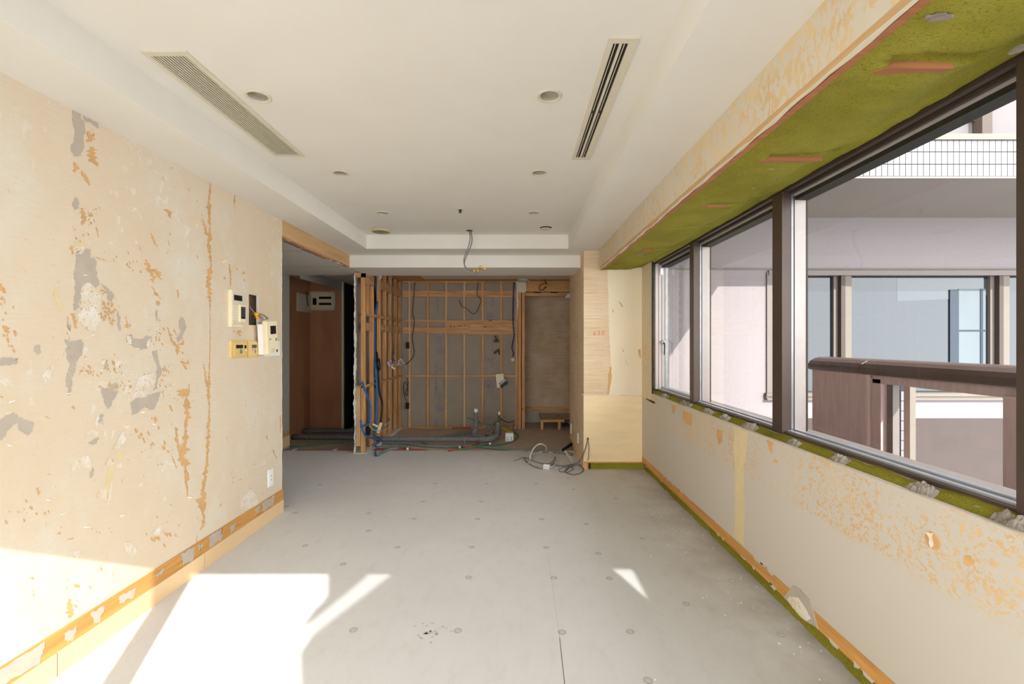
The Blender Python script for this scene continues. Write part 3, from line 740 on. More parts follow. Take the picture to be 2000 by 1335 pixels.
# own balcony slab; unseen rear end and notch made up to shape a sun wedge
ov = MB()
ov.box(1.62, XE, -1.6, YW, ZS, ZS+.2).box(1.62, XE, -2.08, -1.6, ZS, ZS+.012)
ov.box(2.745, XE, -4.2, -2.08, ZS, ZS+.012)
ov.prism([(1.62, -2.08, ZS), (2.62, -2.08, ZS), (2.748, -2.43, ZS), (2.748, -4.2, ZS), (1.62, -4.2, ZS)], (0, 0, .012))
over = struct('roof_overhang', ov, MT['ext_soffit'], 'balcony slab overhead outside the window')
tb = obj('edge_tile', MB().box(-.045, .0, -.0252, .0252, 0, .012), MT['ext_beige'], over)
for j in range(100):
    y = 5.5 - j*.0555
    if y < 0: break
    o = tb if j == 0 else copy_part(tb, over, (XE, y, ZS-.010))
    o.location = (XE, y, ZS-.010)
ofa = struct('roof_overhang_fascia', MB().box(XE, XE+.02, 0, YF, ZS, 3.26), MT['grout'])
struct('wall_right_outer', MB().box(1.62, 1.66, YB, 5.6, -1.5, .86).box(1.62, 1.66, YB, 5.6, 2.27, ZS), MT['ext_brown'])

bal = thing('balcony_parapet', 'brown balcony parapet with rounded metal cap outside the window', 'parapet', (2.85, 3.0, -1.0))
dn = 2.72*F/(1695-CX); df = 2.72*F/(1585-CX)
obj('post', MB().box(2.72, 2.88, dn, df, -1.2, 1.16), MT['ext_brown'], bal, .015)
obj('post', MB().box(2.74, 2.86, dn-.10, dn, -1.2, 1.12), MT['ext_brown'], bal, .004)
capr = MB(); prf = [(2.705, 1.145), (2.695, 1.17), (2.70, 1.20), (2.72, 1.228), (2.76, 1.25), (2.80, 1.26), (2.90, 1.262), (2.96, 1.25), (2.99, 1.22), (3.0, 1.18), (2.99, 1.145)]
def cap(y0, y1):
    m = MB(); n = len(prf)
    m.v = [(x, y0, z) for x, z in prf] + [(x, y1, z) for x, z in prf]
    m.f = [(i, i+1, n+i+1, n+i) for i in range(n-1)] + [tuple(range(n)), tuple(range(2*n-1, n-1, -1)), (n-1, 0, n, 2*n-1)]
    return m
obj('cap', cap(dn+.06, df+.03), MT['ext_cap'], bal, .02)
obj('cap', cap(-1.5, dn+.055), MT['ext_cap'], bal, .006)
ye = 2.72*F/(1958-CX)
obj('under_rail', MB().box(2.74, 2.88, -1.5, dn-.02, 1.085, 1.15), MT['ext_brown'], bal)
obj('post', MB().box(2.72, 2.88, -1.5, ye, -1.2, 1.10), MT['ext_brown'], bal, .004)
obj('baluster', MB().box(2.78, 2.83, dn-.16, dn-.11, -1.2, 1.09), MT['ext_frame'], bal)
obj('far_post', MB().box(3.228, 3.275, 3.72, 3.78, -1.2, 1.2), MT['ext_beige'], bal)
tc = obj('tiled_column', MB().box(4.612, 4.725, 5.45, 5.6, -1.2, .95), MT['grout'], nb)
ti = obj('tile', MB().box(-.055, .055, -.012, 0, -.055, .055), MT['tile'], tc)
ti.matrix_parent_inverse = Matrix.Identity(4); ti.location = (4.668, 5.45, -.9)
for j in range(1, 15): copy_part(ti, tc, (4.668, 5.45, -.9+j*.118))
struct('ground', MB().box(-120, 120, -120, 120, -31, -30), MT['city'], 'hazy ground far below')
# unseen blocker, added and outlined to keep sun off the rear window's right half
def rp(x, z): return Vector((x + .87, -3.0, z + 1.26))
rl = random.Random(2)
edge = [(.31, -3.0), (.31, 1.62), (.335, 1.66), (.31, 1.72), (.30, 1.80), (.33, 1.86)]
wing = MB().prism([rp(*p) for p in [(.31, -3.0), (.305, 1.55), (.32, 1.60), (.30, 1.66), (.315, 1.72), (.30, 1.84), (.82, 2.227), (.86, 2.30), (1.49, 2.30), (1.49, -3.0)]], (0, -.12, 0))  # mesh of the added sun blocker, no real wing
wing.prism([rp(*p) for p in [(.303, 1.94), (.32, 1.985), (.345, 1.99), (.37, 2.04), (.40, 2.05), (.426, 2.09), (.426, 2.32), (.66, 2.32), (.646, 2.227)]], (0, -.12, 0))
wing.prism([rp(*p) for p in [(.426, 2.28), (1.49, 2.28), (1.49, 2.6), (.426, 2.6)]], (0, -.12, 0))
wobj = struct('wall_wing', wing, MT['ext_wall'])
obj('tinted_pane', MB().prism([rp(*p) for p in [(.30, 1.83), (.83, 2.23), (.83, 2.29), (.64, 2.24), (.30, 1.95)]], (0, -.01, 0)), MT['glass_dim'], wobj)  # added only to dim the strip of sun through the gap

# ================================================================== WALL TEARS
c1 = lambda x, y: (x/3.0303, y/3.0303)            # reading frames used while measuring the photograph
c3 = lambda x, y: (x/3.5125, 400 + y/3.5125)
c4 = lambda x, y: (x/2.3212, 760 + y/2.3212)
def onleft(p, off): return PX(p[0], p[1], XL+off)
def tear(name, frame, pts, mat, off, amp=.004, n=4, seed=0):
    P = [onleft(frame(*p), off) for p in pts]
    off += (seed % 9)*.00004; Q = jag(P, amp, n, seed)
    for q in Q: q.x = XL+off
    return obj(name, MB().poly(Q), MT[mat], wall_left)
G = [(c3, [(520,340),(570,330),(580,300),(612,300),(620,350),(665,390),(668,500),(680,545),(660,570),(640,550),(610,525),(570,540),(560,620),(540,690),(515,725),(503,690),(508,570),(518,540),(512,450),(518,390)]),
     (c3, [(690,535),(730,560),(765,590),(780,630),(760,665),(745,655),(735,610),(710,570)]),
     (c3, [(440,920),(480,935),(550,920),(570,960),(600,1000),(570,1030),(540,1050),(520,1130),(490,1190),(478,1300),(465,1310),(455,1190),(480,1090),(455,1040),(465,980)]),
     (c3, [(870,890),(900,880),(910,920),(960,925),(1000,900),(1040,900),(1040,940),(1000,990),(950,990),(900,960),(880,960)]),
     (c3, [(1040,1010),(1080,990),(1090,1080),(1110,1130),(1100,1170),(1080,1200),(1080,1260),(1050,1270),(1070,1190),(1075,1100)]),
     (c3, [(1235,770),(1265,785),(1280,835),(1262,870),(1255,910),(1215,942),(1205,915),(1235,880),(1228,820)]),
     (c3, [(-30,1060),(60,1050),(130,1050),(125,1080),(60,1100),(-30,1120)]),
     (c3, [(250,960),(280,955),(285,1010),(265,1030),(230,1005)]),
     (c3, [(470,790),(488,830),(485,870),(468,850)]),
     (c3, [(1068,722),(1085,722),(1082,790),(1072,795)]),
     (c3, [(700,1060),(740,1070),(735,1120),(700,1135)]),
     (c3, [(805,740),(822,760),(830,850),(815,865),(806,800)]),
     (c3, [(690,1240),(720,1260),(790,1215),(800,1250),(770,1275),(740,1300),(710,1300)]),
     (c3, [(985,1160),(1030,1155),(1030,1190),(1000,1200)]),
     (c3, [(570,815),(600,820),(605,860),(590,850)]),
     (c1, [(430,650),(475,668),(480,700),(500,715),(497,850),(488,900),(480,925),(440,930),(418,880),(440,840),(445,780),(432,720)]),
     (c1, [(490,684),(580,722),(580,760),(555,740),(500,710)]),
     (c1, [(440,1160),(465,1190),(465,1230),(440,1250),(430,1220)]),
     (c4, [(-40,170),(0,140),(60,105),(95,130),(120,140),(155,150),(150,185),(120,215),(95,190),(75,145),(40,185),(10,230),(-40,260)]),
     (c4, [(590,60),(640,30),(730,10),(700,90),(650,85),(600,120)]),
     (c4, [(440,130),(470,112),(468,140),(446,158)]), (c4, [(400,245),(450,215),(440,250),(425,250)]), (c4, [(408,370),(422,362),(418,400),(408,402)]),
     (c4, [(455,0),(540,10),(520,40),(490,90),(470,60)])]
for k, (fr, p) in enumerate(G): tear('bare_gypsum_patch', fr, p, 'gyp_patch', .0010, .0032, 4, k)
Wp = [(c3, [(570,560),(610,535),(660,580),(690,620),(690,760),(660,870),(600,850),(540,800),(530,750),(550,690)]),
      (c3, [(515,290),(575,285),(580,305),(520,335)]), (c3, [(870,900),(890,895),(905,950),(875,960)]), (c3, [(1020,920),(1040,915),(1030,970),(1005,970)]),
      (c3, [(700,1065),(722,1060),(720,1110),(700,1140)]), (c3, [(960,1180),(1060,1150),(1060,1230),(1000,1320),(920,1310),(930,1220)]),
      (c3, [(570,960),(600,1000),(590,1030),(560,1040)]), (c3, [(780,1060),(845,1070),(820,1110),(780,1100)]), (c3, [(290,1180),(370,1080),(350,1190),(310,1220)]),
      (c4, [(1090,510),(1130,455),(1150,460),(1165,490),(1180,520),(1140,535),(1090,555)]), (c4, [(430,135),(450,110),(440,170),(428,165)]),
      (c4, [(510,270),(560,190),(575,230),(540,265)]), (c4, [(480,340),(495,300),(520,330),(500,345)]), (c4, [(690,650),(730,620),(720,660),(700,670)]), (c4, [(320,330),(400,300),(430,340),(400,360),(370,345),(320,380)]),
      (c4, [(560,700),(590,690),(620,740),(600,770)]), (c4, [(330,740),(365,725),(368,765),(345,770)])]
for k, (fr, p) in enumerate(Wp): tear('paper_residue', fr, p, 'paper_white', .0014, .0036, 4, 50+k)
Yp = [(c3, [(370,550),(400,600),(430,680),(420,730),(400,720),(370,650)]), (c3, [(510,250),(580,240),(590,270),(560,290),(515,280)]), (c3, [(1865,670),(1875,680),(1868,740),(1852,730)]),
      (c4, [(480,330),(520,320),(500,420),(485,500),(478,420)]), (c4, [(520,290),(570,270),(560,310),(530,320)]), (c3, [(1575,405),(1590,420),(1585,490),(1578,480)])]
for k, (fr, p) in enumerate(Yp): tear('glue_stain', fr, p, 'paper_yellow', .0008, .005, 4, 80+k)
def streak(fr, pts, seed, step=9):
    r = random.Random(seed); L = []; R = []
    for (a, b) in zip(pts, pts[1:]):
        m = max(2, int(math.hypot(b[0]-a[0], b[1]-a[1])/step))
        for j in range(m):
            t = j/m; x = a[0]+(b[0]-a[0])*t; y = a[1]+(b[1]-a[1])*t; h = a[2]+(b[2]-a[2])*t
            s = h*abs(r.gauss(.75, .5))
            L.append((x-s*r.uniform(.3, 1.1), y+r.uniform(-3, 3))); R.append((x+h*abs(r.gauss(.6, .35)), y+r.uniform(-3, 3)))
    L.append(pts[-1][:2])
    R.append(pts[-1][:2])
    k = len(L); m = MB(); base = .0011 + (seed % 7)*.00007
    for i in range(k-1):      # each scrap lies a hair above the last
        o_ = base + (i % 6)*.00006
        m.add([onleft(fr(*p), o_) for p in (L[i], L[i+1], R[i+1], R[i])], [(0, 1, 2, 3)])
    obj('torn_paper_streak', m, MT['paper_orange'], wall_left)
ST = [(c3, [(1435,0,18),(1440,60,8),(1443,150,4),(1430,250,25),(1440,330,14),(1450,400,6),(1440,450,20),(1430,560,22),(1442,650,10),(1442,720,6),(1442,800,3),(1443,900,3),(1440,1060,4),(1435,1150,10),(1430,1330,18)]),
      (c3, [(1385,90,5),(1405,150,12),(1425,210,12)]), (c3, [(1395,1090,5),(1410,1170,10),(1420,1250,12)]),
      (c4, [(945,0,8),(950,100,5),(945,200,10),(940,300,10),(925,430,15),(920,520,20),(925,590,8),(912,640,8)]),
      (c1, [(1248,1072,3),(1235,1200,14),(1240,1330,8)]), (c1, [(1390,1140,3),(1388,1200,5),(1388,1240,4)]),
      (c3, [(1035,190,5),(1055,250,12),(1080,290,4)]), (c3, [(1000,375,8),(1025,440,24),(1050,500,20),(1045,540,6)]), (c3, [(1055,440,20),(1085,480,26),(1108,515,6)]),
      (c3, [(1040,560,6),(1075,610,14),(1105,648,4)]), (c3, [(1080,658,18),(1085,680,12),(1090,695,3)]), (c3, [(1150,840,8),(1180,930,14),(1215,980,20),(1215,1030,8)]), (c3, [(1190,850,8),(1215,900,10)]), (c3, [(1240,960,20),(1265,920,8)]),
      (c3, [(1245,1070,10),(1280,1130,14)]), (c3, [(1235,1270,20),(1260,1330,30)]), (c3, [(1300,1230,6),(1290,1300,20)]),
      (c4, [(840,0,22),(850,100,14),(840,200,12),(830,280,28),(840,360,16),(845,420,12),(850,490,4)]), (c4, [(795,170,10),(805,250,10),(830,350,10)]), (c4, [(780,300,4),(800,360,5)]),
      (c3, [(1140,32,22),(1160,50,18),(1172,95,3)]), (c3, [(560,20,18),(570,60,22),(580,110,26),(560,130,10)]), (c3, [(660,145,5),(668,190,8),(675,225,4)]), (c3, [(640,355,18),(690,370,18),(735,382,6)]),
      (c3, [(865,408,6),(885,425,8),(898,438,3)]), (c3, [(1165,190,10),(1168,215,4)]), (c3, [(1150,240,4),(1165,290,5)]), (c3, [(1218,585,8),(1224,645,5)]), (c3, [(1352,345,5),(1356,380,3)]),
      (c4, [(330,72,16),(338,92,6)]), (c4, [(310,680,20),(335,672,14)]), (c4, [(1238,275,5),(1258,325,6)]), (c4, [(172,445,7),(178,485,8)]), (c4, [(310,950,20),(320,1000,26),(310,1040,20)]), (c4, [(190,118,6),(225,132,4)]),
      (c4, [(1270,120,4),(1272,200,4)]), (c3, [(690,580,18),(720,600,20),(710,615,8)]), (c3, [(500,745,16),(515,790,14),(520,850,12)]), (c3, [(490,280,12),(500,340,10)]),
      (c1, [(525,775,20),(535,830,24),(520,840,8)]), (c1, [(540,870,30),(555,960,30),(575,985,6)]), (c1, [(440,960,10),(450,1000,22),(435,1030,6)]), (c1, [(480,1010,20),(510,1060,24),(530,1100,6)]), (c1, [(735,800,14),(730,812,4)]), (c1, [(850,862,20),(910,900,10)]), (c1, [(985,1240,16),(1010,1290,5)]),
      (c3, [(1575,410,6),(1583,500,8),(1580,560,6)]), (c3, [(0,540,30),(20,580,18),(30,610,8)]), (c3, [(20,830,30),(50,860,24),(60,880,10)]), (c3, [(0,1310,30),(20,1325,20)])]
for k, (fr, p) in enumerate(ST): streak(fr, p, 100+k)
fl = MB(); r = random.Random(21)
CL = [(c3, 745, 740, 65, 70, 90), (c3, 590, 1130, 60, 50, 26), (c3, 780, 1120, 90, 60, 30), (c3, 1090, 900, 40, 90, 22), (c3, 60, 860, 60, 90, 16), (c3, 30, 640, 40, 80, 14), (c3, 870, 830, 30, 30, 14), (c3, 820, 1240, 120, 60, 40),
      (c1, 530, 1270, 60, 60, 26), (c1, 540, 800, 30, 60, 14), (c3, 560, 220, 60, 40, 10), (c3, 620, 640, 160, 200, 20), (c4, 740, 650, 90, 60, 16), (c4, 120, 560, 120, 60, 12), (c4, 640, 300, 120, 80, 14), (c4, 400, 930, 250, 120, 14), (c3, 1270, 1060, 40, 60, 12), (c3, 1130, 1180, 40, 120, 18), (c3, 930, 410, 120, 60, 10), (c3, 300, 1000, 250, 200, 10), (c4, 690, 180, 120, 120, 14), (c3, 1630, 480, 70, 60, 8), (c3, 1620, 870, 50, 20, 6), (c3, 1800, 920, 50, 15, 6)]
for (fr, cx, cy, sx, sy, nn) in CL:
    for _ in range(nn):
        x = r.gauss(cx, sx*.55); y = r.gauss(cy, sy*.55); h = r.uniform(3, 13); wd = h*r.uniform(.25, .8); o_ = r.uniform(.0017, .0024)
        P = [onleft(fr(x+wd*math.cos(a)*r.uniform(.5, 1.2)+h*.3*math.sin(a), y+h*math.sin(a)*r.uniform(.6, 1.2)), o_) for a in [i*1.05 for i in range(6)]]
        if P[0].y < 3.73: fl.poly(P)
obj('torn_paper_flecks', fl, MT['paper_orange'], wall_left, kind='stuff')
# little curls of paper still hanging on
for k, (fr, x, y, s) in enumerate([(c3,1525,395,16),(c3,690,1135,14),(c3,935,985,10),(c3,625,890,10),(c3,905,1208,9),(c3,855,1255,10),(c3,455,1295,12),(c3,890,1160,8),(c3,575,480,9),(c4,690,155,12),(c4,270,570,14),(c4,545,575,14),(c4,380,625,14),(c4,430,1078,14),(c4,400,1105,14),(c4,40,60,12),(c4,640,105,12),(c4,850,490,10),(c4,210,500,10),(c4,30,250,10)]):
    p = onleft(fr(x, y), 0); q = onleft(fr(x+s*.9, y+s*(k%5-2)*.35), 0); h = (q-p).length*.4+.003
    m = MB()
    for i in range(5):
        t = i/4
        for e in (0, 1): m.v.append((XL+.001+.014*t*t, p.y+(q.y-p.y)*t, p.z+(q.z-p.z)*t+h*(e-.5)*(1-.8*t)))
    m.f = [(2*i, 2*i+1, 2*i+3, 2*i+2) for i in range(4)]
    obj('paper_curl', m, MT['paper_white'], wall_left)

# ================================================================== CEILING FITTINGS
def m_cup():
    n = NT('downlight_bowl', .35, .5)
    n.color(lin((186, 181, 166))); return n.m
MT['lampcup'] = m_cup()
# real recess: bore the tray for the six lamps
DL = [(-1.213, 2.148, 'recessed downlight beside the many-slatted vent, nearest on the left'), (.162, 2.144, 'recessed downlight beside the double-slot vent, nearest on the right'),
      (-1.198, 3.124, 'recessed downlight in the middle of the left row, past the slatted vent'), (.165, 3.115, 'recessed downlight in the middle of the right row, past the slot vent'),
      (-1.19, 4.083, 'small recessed downlight just before the round ceiling speaker'), (.17, 4.083, 'small recessed downlight just before the dangling blank disc')]
bore = MB()
for x, y, _ in DL: bore.lathe([(.0425, -.02), (.0425, .20)], (x, y, ZT), 'z', 32)
ceil_o = bpy.data.objects['ceiling']
def downlight(x, y, label):
    t = thing('downlight', label, 'light', (x, y, ZT), 'recessed ceiling downlights')
    m = MB(); n = 36
    pr = [(.044, .0), (.059, .0), (.059, -.003), (.055, -.0055), (.048, -.0055), (.044, -.003), (.042, .0)]
    for rad, h in pr:
        for k in range(n): m.v.append((x+rad*math.cos(2*math.pi*k/n), y+rad*math.sin(2*math.pi*k/n), ZT+h))
    m.f = [(i*n+k, i*n+(k+1)%n, (i+1)*n+(k+1)%n, (i+1)*n+k) for i in range(len(pr)-1) for k in range(n)]
    obj('trim_ring', m, MT['putty'], t, smooth=True)
    m = MB()
    pr = [(.0425, -.002), (.041, .02), (.041, .03), (.039, .032), (.039, .055), (.028, .075), (.0, .075)]
    for rad, h in pr:
        for k in range(n): m.v.append((x+rad*math.cos(2*math.pi*k/n), y+rad*math.sin(2*math.pi*k/n), ZT+h))
    m.f = [(i*n+k, i*n+(k+1)%n, (i+1)*n+(k+1)%n, (i+1)*n+k) for i in range(len(pr)-1) for k in range(n)]
    cup = obj('lamp_cup', m, MT['lampcup'], t, smooth=True)
    obj('lamp_holder', MB().lathe([(0, .04), (.014, .04), (.016, .05), (.016, .074), (0, .074)], (x+.004, y+.006, ZT), 'z', 16), MT['white'], cup)
    return t
for d in DL: downlight(*d)
bm = bmesh.new()
me = bpy.data.meshes.new('bore'); me.from_pydata(bore.v, [], bore.f); bm.from_mesh(me); bmesh.ops.recalc_face_normals(bm, faces=bm.faces); bm.to_mesh(me); bm.free()
bo = bpy.data.objects.new('bore', me); COL.objects.link(bo)
# the tray slab alone gets the holes (kept as its own mesh so the boolean stays clean)
def rebuild_ceiling():
    global ceil_o
    old = ceil_o.data
    full = [list(v.co) for v in old.vertices]; faces = [list(p.vertices) for p in old.polygons]
    slab_v, slab_f = full[:8], faces[:6]
    sm = bpy.data.meshes.new('tray_panel'); sm.from_pydata(slab_v, [], slab_f)
    b2 = bmesh.new(); b2.from_mesh(sm); bmesh.ops.recalc_face_normals(b2, faces=b2.faces); b2.to_mesh(sm); b2.free()
    sm.materials.append(MT['ceil'])
    so_ = bpy.data.objects.new('tray_panel', sm); COL.objects.link(so_)
    md = so_.modifiers.new('b', 'BOOLEAN'); md.operation = 'DIFFERENCE'; md.object = bo; md.solver = 'EXACT'
    dg = bpy.context.evaluated_depsgraph_get()
    new = bpy.data.meshes.new_from_object(so_.evaluated_get(dg))
    so_.modifiers.clear(); so_.data = new
    so_.parent = ceil_o
    rest = bpy.data.meshes.new('ceiling'); rest.from_pydata(full[8:], [], [[i-8 for i in f] for f in faces[6:]])
    b2 = bmesh.new(); b2.from_mesh(rest); bmesh.ops.recalc_face_normals(b2, faces=b2.faces); b2.to_mesh(rest); b2.free()
    rest.materials.append(MT['ceil']); ceil_o.data = rest
rebuild_ceiling()
bpy.data.objects.remove(bo)

def vent_left():
    x0, x1, y0, y1 = -1.492, -1.308, 1.81, 2.83
    t = thing('ceiling_vent', 'long ceiling vent with many thin slats on the left', 'vent', ((x0+x1)/2, (y0+y1)/2, ZT))
    e = .022; z = ZT
    for a in ((x0, x0+e, y0, y1), (x1-e, x1, y0, y1), (x0+e, x1-e, y0, y0+e*1.2), (x0+e, x1-e, y1-e*1.2, y1)):
        obj('frame', MB().box(a[0], a[1], a[2], a[3], z-.007, z), MT['putty'], t)
    obj('duct', MB().box(x0+e, x1-e, y0+e, y1-e, z-.0012, z), MT['rail_grey'], t)
    n = 11; w = (x1-x0-2*e)/n
    for k in range(n):
        xx = x0+e+w*(k+.5)
        obj('slat', MB().box(xx-.0027, xx+.0027, y0+e, y1-e, z-.0065, z-.001), MT['putty'], t)
        obj('gap', MB().box(xx+.0022+.001, xx+w-.0032, y0+e, y1-e, z-.0018, z-.0011), MT['dark_cable'], t) if k < n-1 else None
vent_left()
def vent_right():
    x0, x1, y0, y1 = .358, .474, 1.73, 2.88
    t = thing('ceiling_vent', 'narrow ceiling vent with two black slots on the right', 'vent', ((x0+x1)/2, (y0+y1)/2, ZT))
    z = ZT
    for a, b in ((x0, .380), (.404, .415), (.438, x1)): obj('frame', MB().box(a, b, y0, y1, z-.007, z), MT['putty'], t)
    for a, b in ((.380, .404), (.415, .438)):
        obj('slot', MB().box(a, b, y0+.02, y1-.02, z-.0015, z-.0003), MT['black'], t)
        for c_, d_ in ((y0, y0+.028), (y1-.028, y1)): obj('frame', MB().box(a, b, c_, d_, z-.007, z), MT['putty'], t)
        for c_, d_ in ((y0+.032, 2.27), (2.30, y1-.03)):
            obj('blade', MB().prism([(a+.007, c_, z-.006), (a+.0105, c_, z-.006), (a+.0125, c_, z-.0014), (a+.009, c_, z-.0014)], (0, d_-c_, 0)), MT['putty'], t)
        obj('divider', MB().box(a, b, 2.272, 2.298, z-.004, z-.0008), MT['dark_cable'], t)
vent_right()
t = thing('ceiling_speaker', 'round grey ceiling speaker with cream rim', 'speaker', (-1.394, 4.73, ZT))
obj('rim', MB().lathe([(.097, 0), (.097, -.012), (.090, -.018), (.086, -.018), (.086, 0)], (-1.394, 4.73, ZT), 'z', 36), MT['tan'], t, smooth=True)
obj('grille', MB().lathe([(.086, -.012), (.084, -.017), (.04, -.019), (0, -.0195)], (-1.394, 4.73, ZT), 'z', 36), MT['grey'], t, smooth=True)
t = thing('blank_cover', 'loose cream blank cover hanging slightly from the ceiling', 'cover', (.31, 4.62, ZT))
obj('disc', MB().lathe([(.05, -.016), (.052, -.013), (.052, -.008), (.0, -.008)], (.31, 4.62, ZT), 'z', 28), MT['putty'], t)
obj('hole', MB().lathe([(.060, 0), (.060, -.001), (0, -.001)], (.312, 4.615, ZT), 'z', 28), MT['dark_cable'], t)
for dx in (-.045, .047): obj('clip', MB().box(.31+dx-.004, .31+dx+.004, 4.615, 4.625, ZT-.014, ZT), MT['dark_cable'], t)
t = thing('sprinkler_stub', 'dark metal sprinkler stub in the ceiling', 'sprinkler', (-.48, 3.965, ZT))
obj('flange', MB().lathe([(.026, 0), (.026, -.004), (.012, -.006), (0, -.006)], (-.48, 3.965, ZT), 'z', 20), MT['putty'], t)
obj('nozzle', MB().lathe([(.013, 0), (.013, -.014), (.011, -.016), (.011, -.034), (0, -.034)], (-.478, 3.965, ZT), 'z', 16), MT['dark_cable'], t)
# wires hanging where a pendant was
t = thing('pendant_cables', 'grey cables with yellow taped ends hanging from the tray ceiling', 'cable', (-.4735, 4.73, ZT))
obj('hole_plate', MB().lathe([(.034, 0), (.034, -.002), (0, -.002)], (-.4735, 4.73, ZT), 'z', 20), MT['dark_cable'], t)
def wire(pp, d0, d1): return [PY(a, b, d0+(d1-d0)*i/(len(pp)-1)) for i, (a, b) in enumerate(pp)]
obj('cable', MB().tube(wire([(919,450),(922,466),(919,482),(911,500),(907,513),(909,522),(916,527),(926,529),(935,527)], 4.73, 4.66), .0058, 8), MT['cable'], t, smooth=True)
obj('cable', MB().tube(wire([(917,450),(918,466),(914,484),(908,498),(906,510),(908,519),(914,526),(924,528)], 4.73, 4.69), .005, 8), MT['cable'], t, smooth=True)
obj('core', MB().tube(wire([(930,528),(940,526),(948,522)], 4.66, 4.66), .0025, 6), MT['red_hose'], t, smooth=True)
obj('core', MB().tube(wire([(930,528),(936,527),(939,519)], 4.66, 4.66), .0025, 6), MT['dark_cable'], t, smooth=True)
for pp in (((924,528.5),(928,528.8)), ((931,529),(935,527.5)), ((937,522),(938.5,518.5)), ((937,519.5),(941,519.5)), ((944,523),(948,523.5)), ((946,526),(949,525))):
    obj('taped_end', MB().tube(wire(pp, 4.66, 4.66), .0085, 8), MT['yellow'], t, smooth=True)
t = thing('light_cables', 'loop of dark cable hanging above the bare doorway', 'cable', PY(1063, 545, 7.2))
obj('cable', MB().tube(wire([(1062,545),(1064,548),(1068,554),(1067,560),(1061,565),(1055,566),(1053,561),(1056,556),(1063,553),(1067,555),(1064,562),(1061,566)], 7.2, 7.2), .007, 6), MT['dark_cable'], t, smooth=True)
obj('taped_end', MB().tube(wire([(1066,555),(1068,559)], 7.2, 7.19), .010, 6), MT['yellow'], t)

# ================================================================== FITTINGS ON THE LEFT WALL
def lbox(name, m, y0, y1, z0, z1, t0, t1, parent, bevel=.0): return obj(name, MB().box(XL+t0, XL+t1, y0, y1, z0, z1), MT[m], parent, bevel)
t = thing('alarm_keypad', 'tall cream alarm keypad with flip cover on the left wall', 'keypad', (XL, 3.10, 1.50))
lbox('body', 'cream', 3.042, 3.169, 1.498, 1.747, .0, .024, t, .003)
lbox('face', 'putty', 3.046, 3.167, 1.515, 1.741, .024, .030, t, .002)
lbox('screen', 'screen', 3.060, 3.152, 1.678, 1.715, .030, .0308, t)
for i in range(2):
    for j in range(6): lbox('key', 'cream', 3.052+i*.022, 3.066+i*.022, 1.63-j*.017, 1.638-j*.017, .030, .032, t)
fc = lbox('flip_cover', 'cream', 3.106, 3.168, 1.533, 1.652, .030, .044, t, .002)
lbox('cover_label', 'black', 3.116, 3.165, 1.556, 1.638, .044, .0448, fc)
for j in range(5): lbox('label_line', 'grey', 3.118, 3.163, 1.575+j*.013, 1.578+j*.013, .0448, .0452, fc)
# intercom monitor dangling on its wires
t = thing('intercom_monitor', 'white intercom monitor dangling by its wires from a cut-out', 'intercom', (XL, 3.42, 1.31))
R = Matrix.Rotation(math.radians(4.5), 3, 'X') @ Matrix.Rotation(math.radians(-3), 3, 'Z')
cc = Vector((XL+.070, 3.415, 1.432))
def ib(name, m, dx, dy, dz, sx, sy, sz, bevel=.002): return obj(name, MB().obox(cc+R @ Vector((dx, dy, dz)), sx, sy, sz, R), MT[m], t, bevel)
ib('back_box', 'white', -.022, -.006, -.012, .040, .120, .225)
ib('body', 'cream', .014, .0, .0, .034, .135, .245, .004)
ib('screen', 'screen', .0315, .012, .055, .002, .07, .062, 0)
ib('button', 'grey', .0315, -.03, -.012, .003, .02, .008, 0); ib('button', 'grey', .0315, .045, -.018, .003, .018, .02, 0)
ib('button', 'putty', .0315, -.002, -.098, .003, .05, .03, 0); ib('button', 'dark_cable', .0315, .05, -.105, .003, .014, .02, 0)
def lw_(pp, x0, x1): return [PX(a, b, XL+x0+(x1-x0)*i/(len(pp)-1)) for i, (a, b) in enumerate(pp)]
for k, (pp, m) in enumerate([([(487,598),(491,603),(497,610),(505,614),(512,617),(520,622)], 'cable_light'), ([(487,613),(493,611),(500,612),(508,616),(517,620),(524,623)], 'cable'), ([(488,618),(493,613),(501,613),(510,619),(516,624)], 'cable'),
                          ([(487,628),(491,625),(497,624),(501,627),(497,630),(490,631)], 'green_hose'), ([(488,622),(490,616),(494,613)], 'green_hose'), ([(503,612),(511,613),(518,617),(521,623)], 'dark_cable'), ([(504,616),(510,622),(513,626)], 'red_hose'), ([(505,613),(514,617),(521,619),(524,622),(518,623)], 'dark_cable')]):
    obj('wire', MB().tube(lw_(pp, -.05 if k < 5 else .01, .05 if k < 3 else (-.03 if k in (3, 4) else .05)), .0022, 6), MT[m], t, smooth=True)
obj('tape', MB().tube(lw_([(496.5,613),(501,613.5),(504.5,615)], .0, .02), .013, 8), MT['yellow'], t, smooth=True)
obj('tape', MB().tube(lw_([(500,616),(503,621)], .01, .02), .011, 8), MT['yellow'], t, smooth=True)
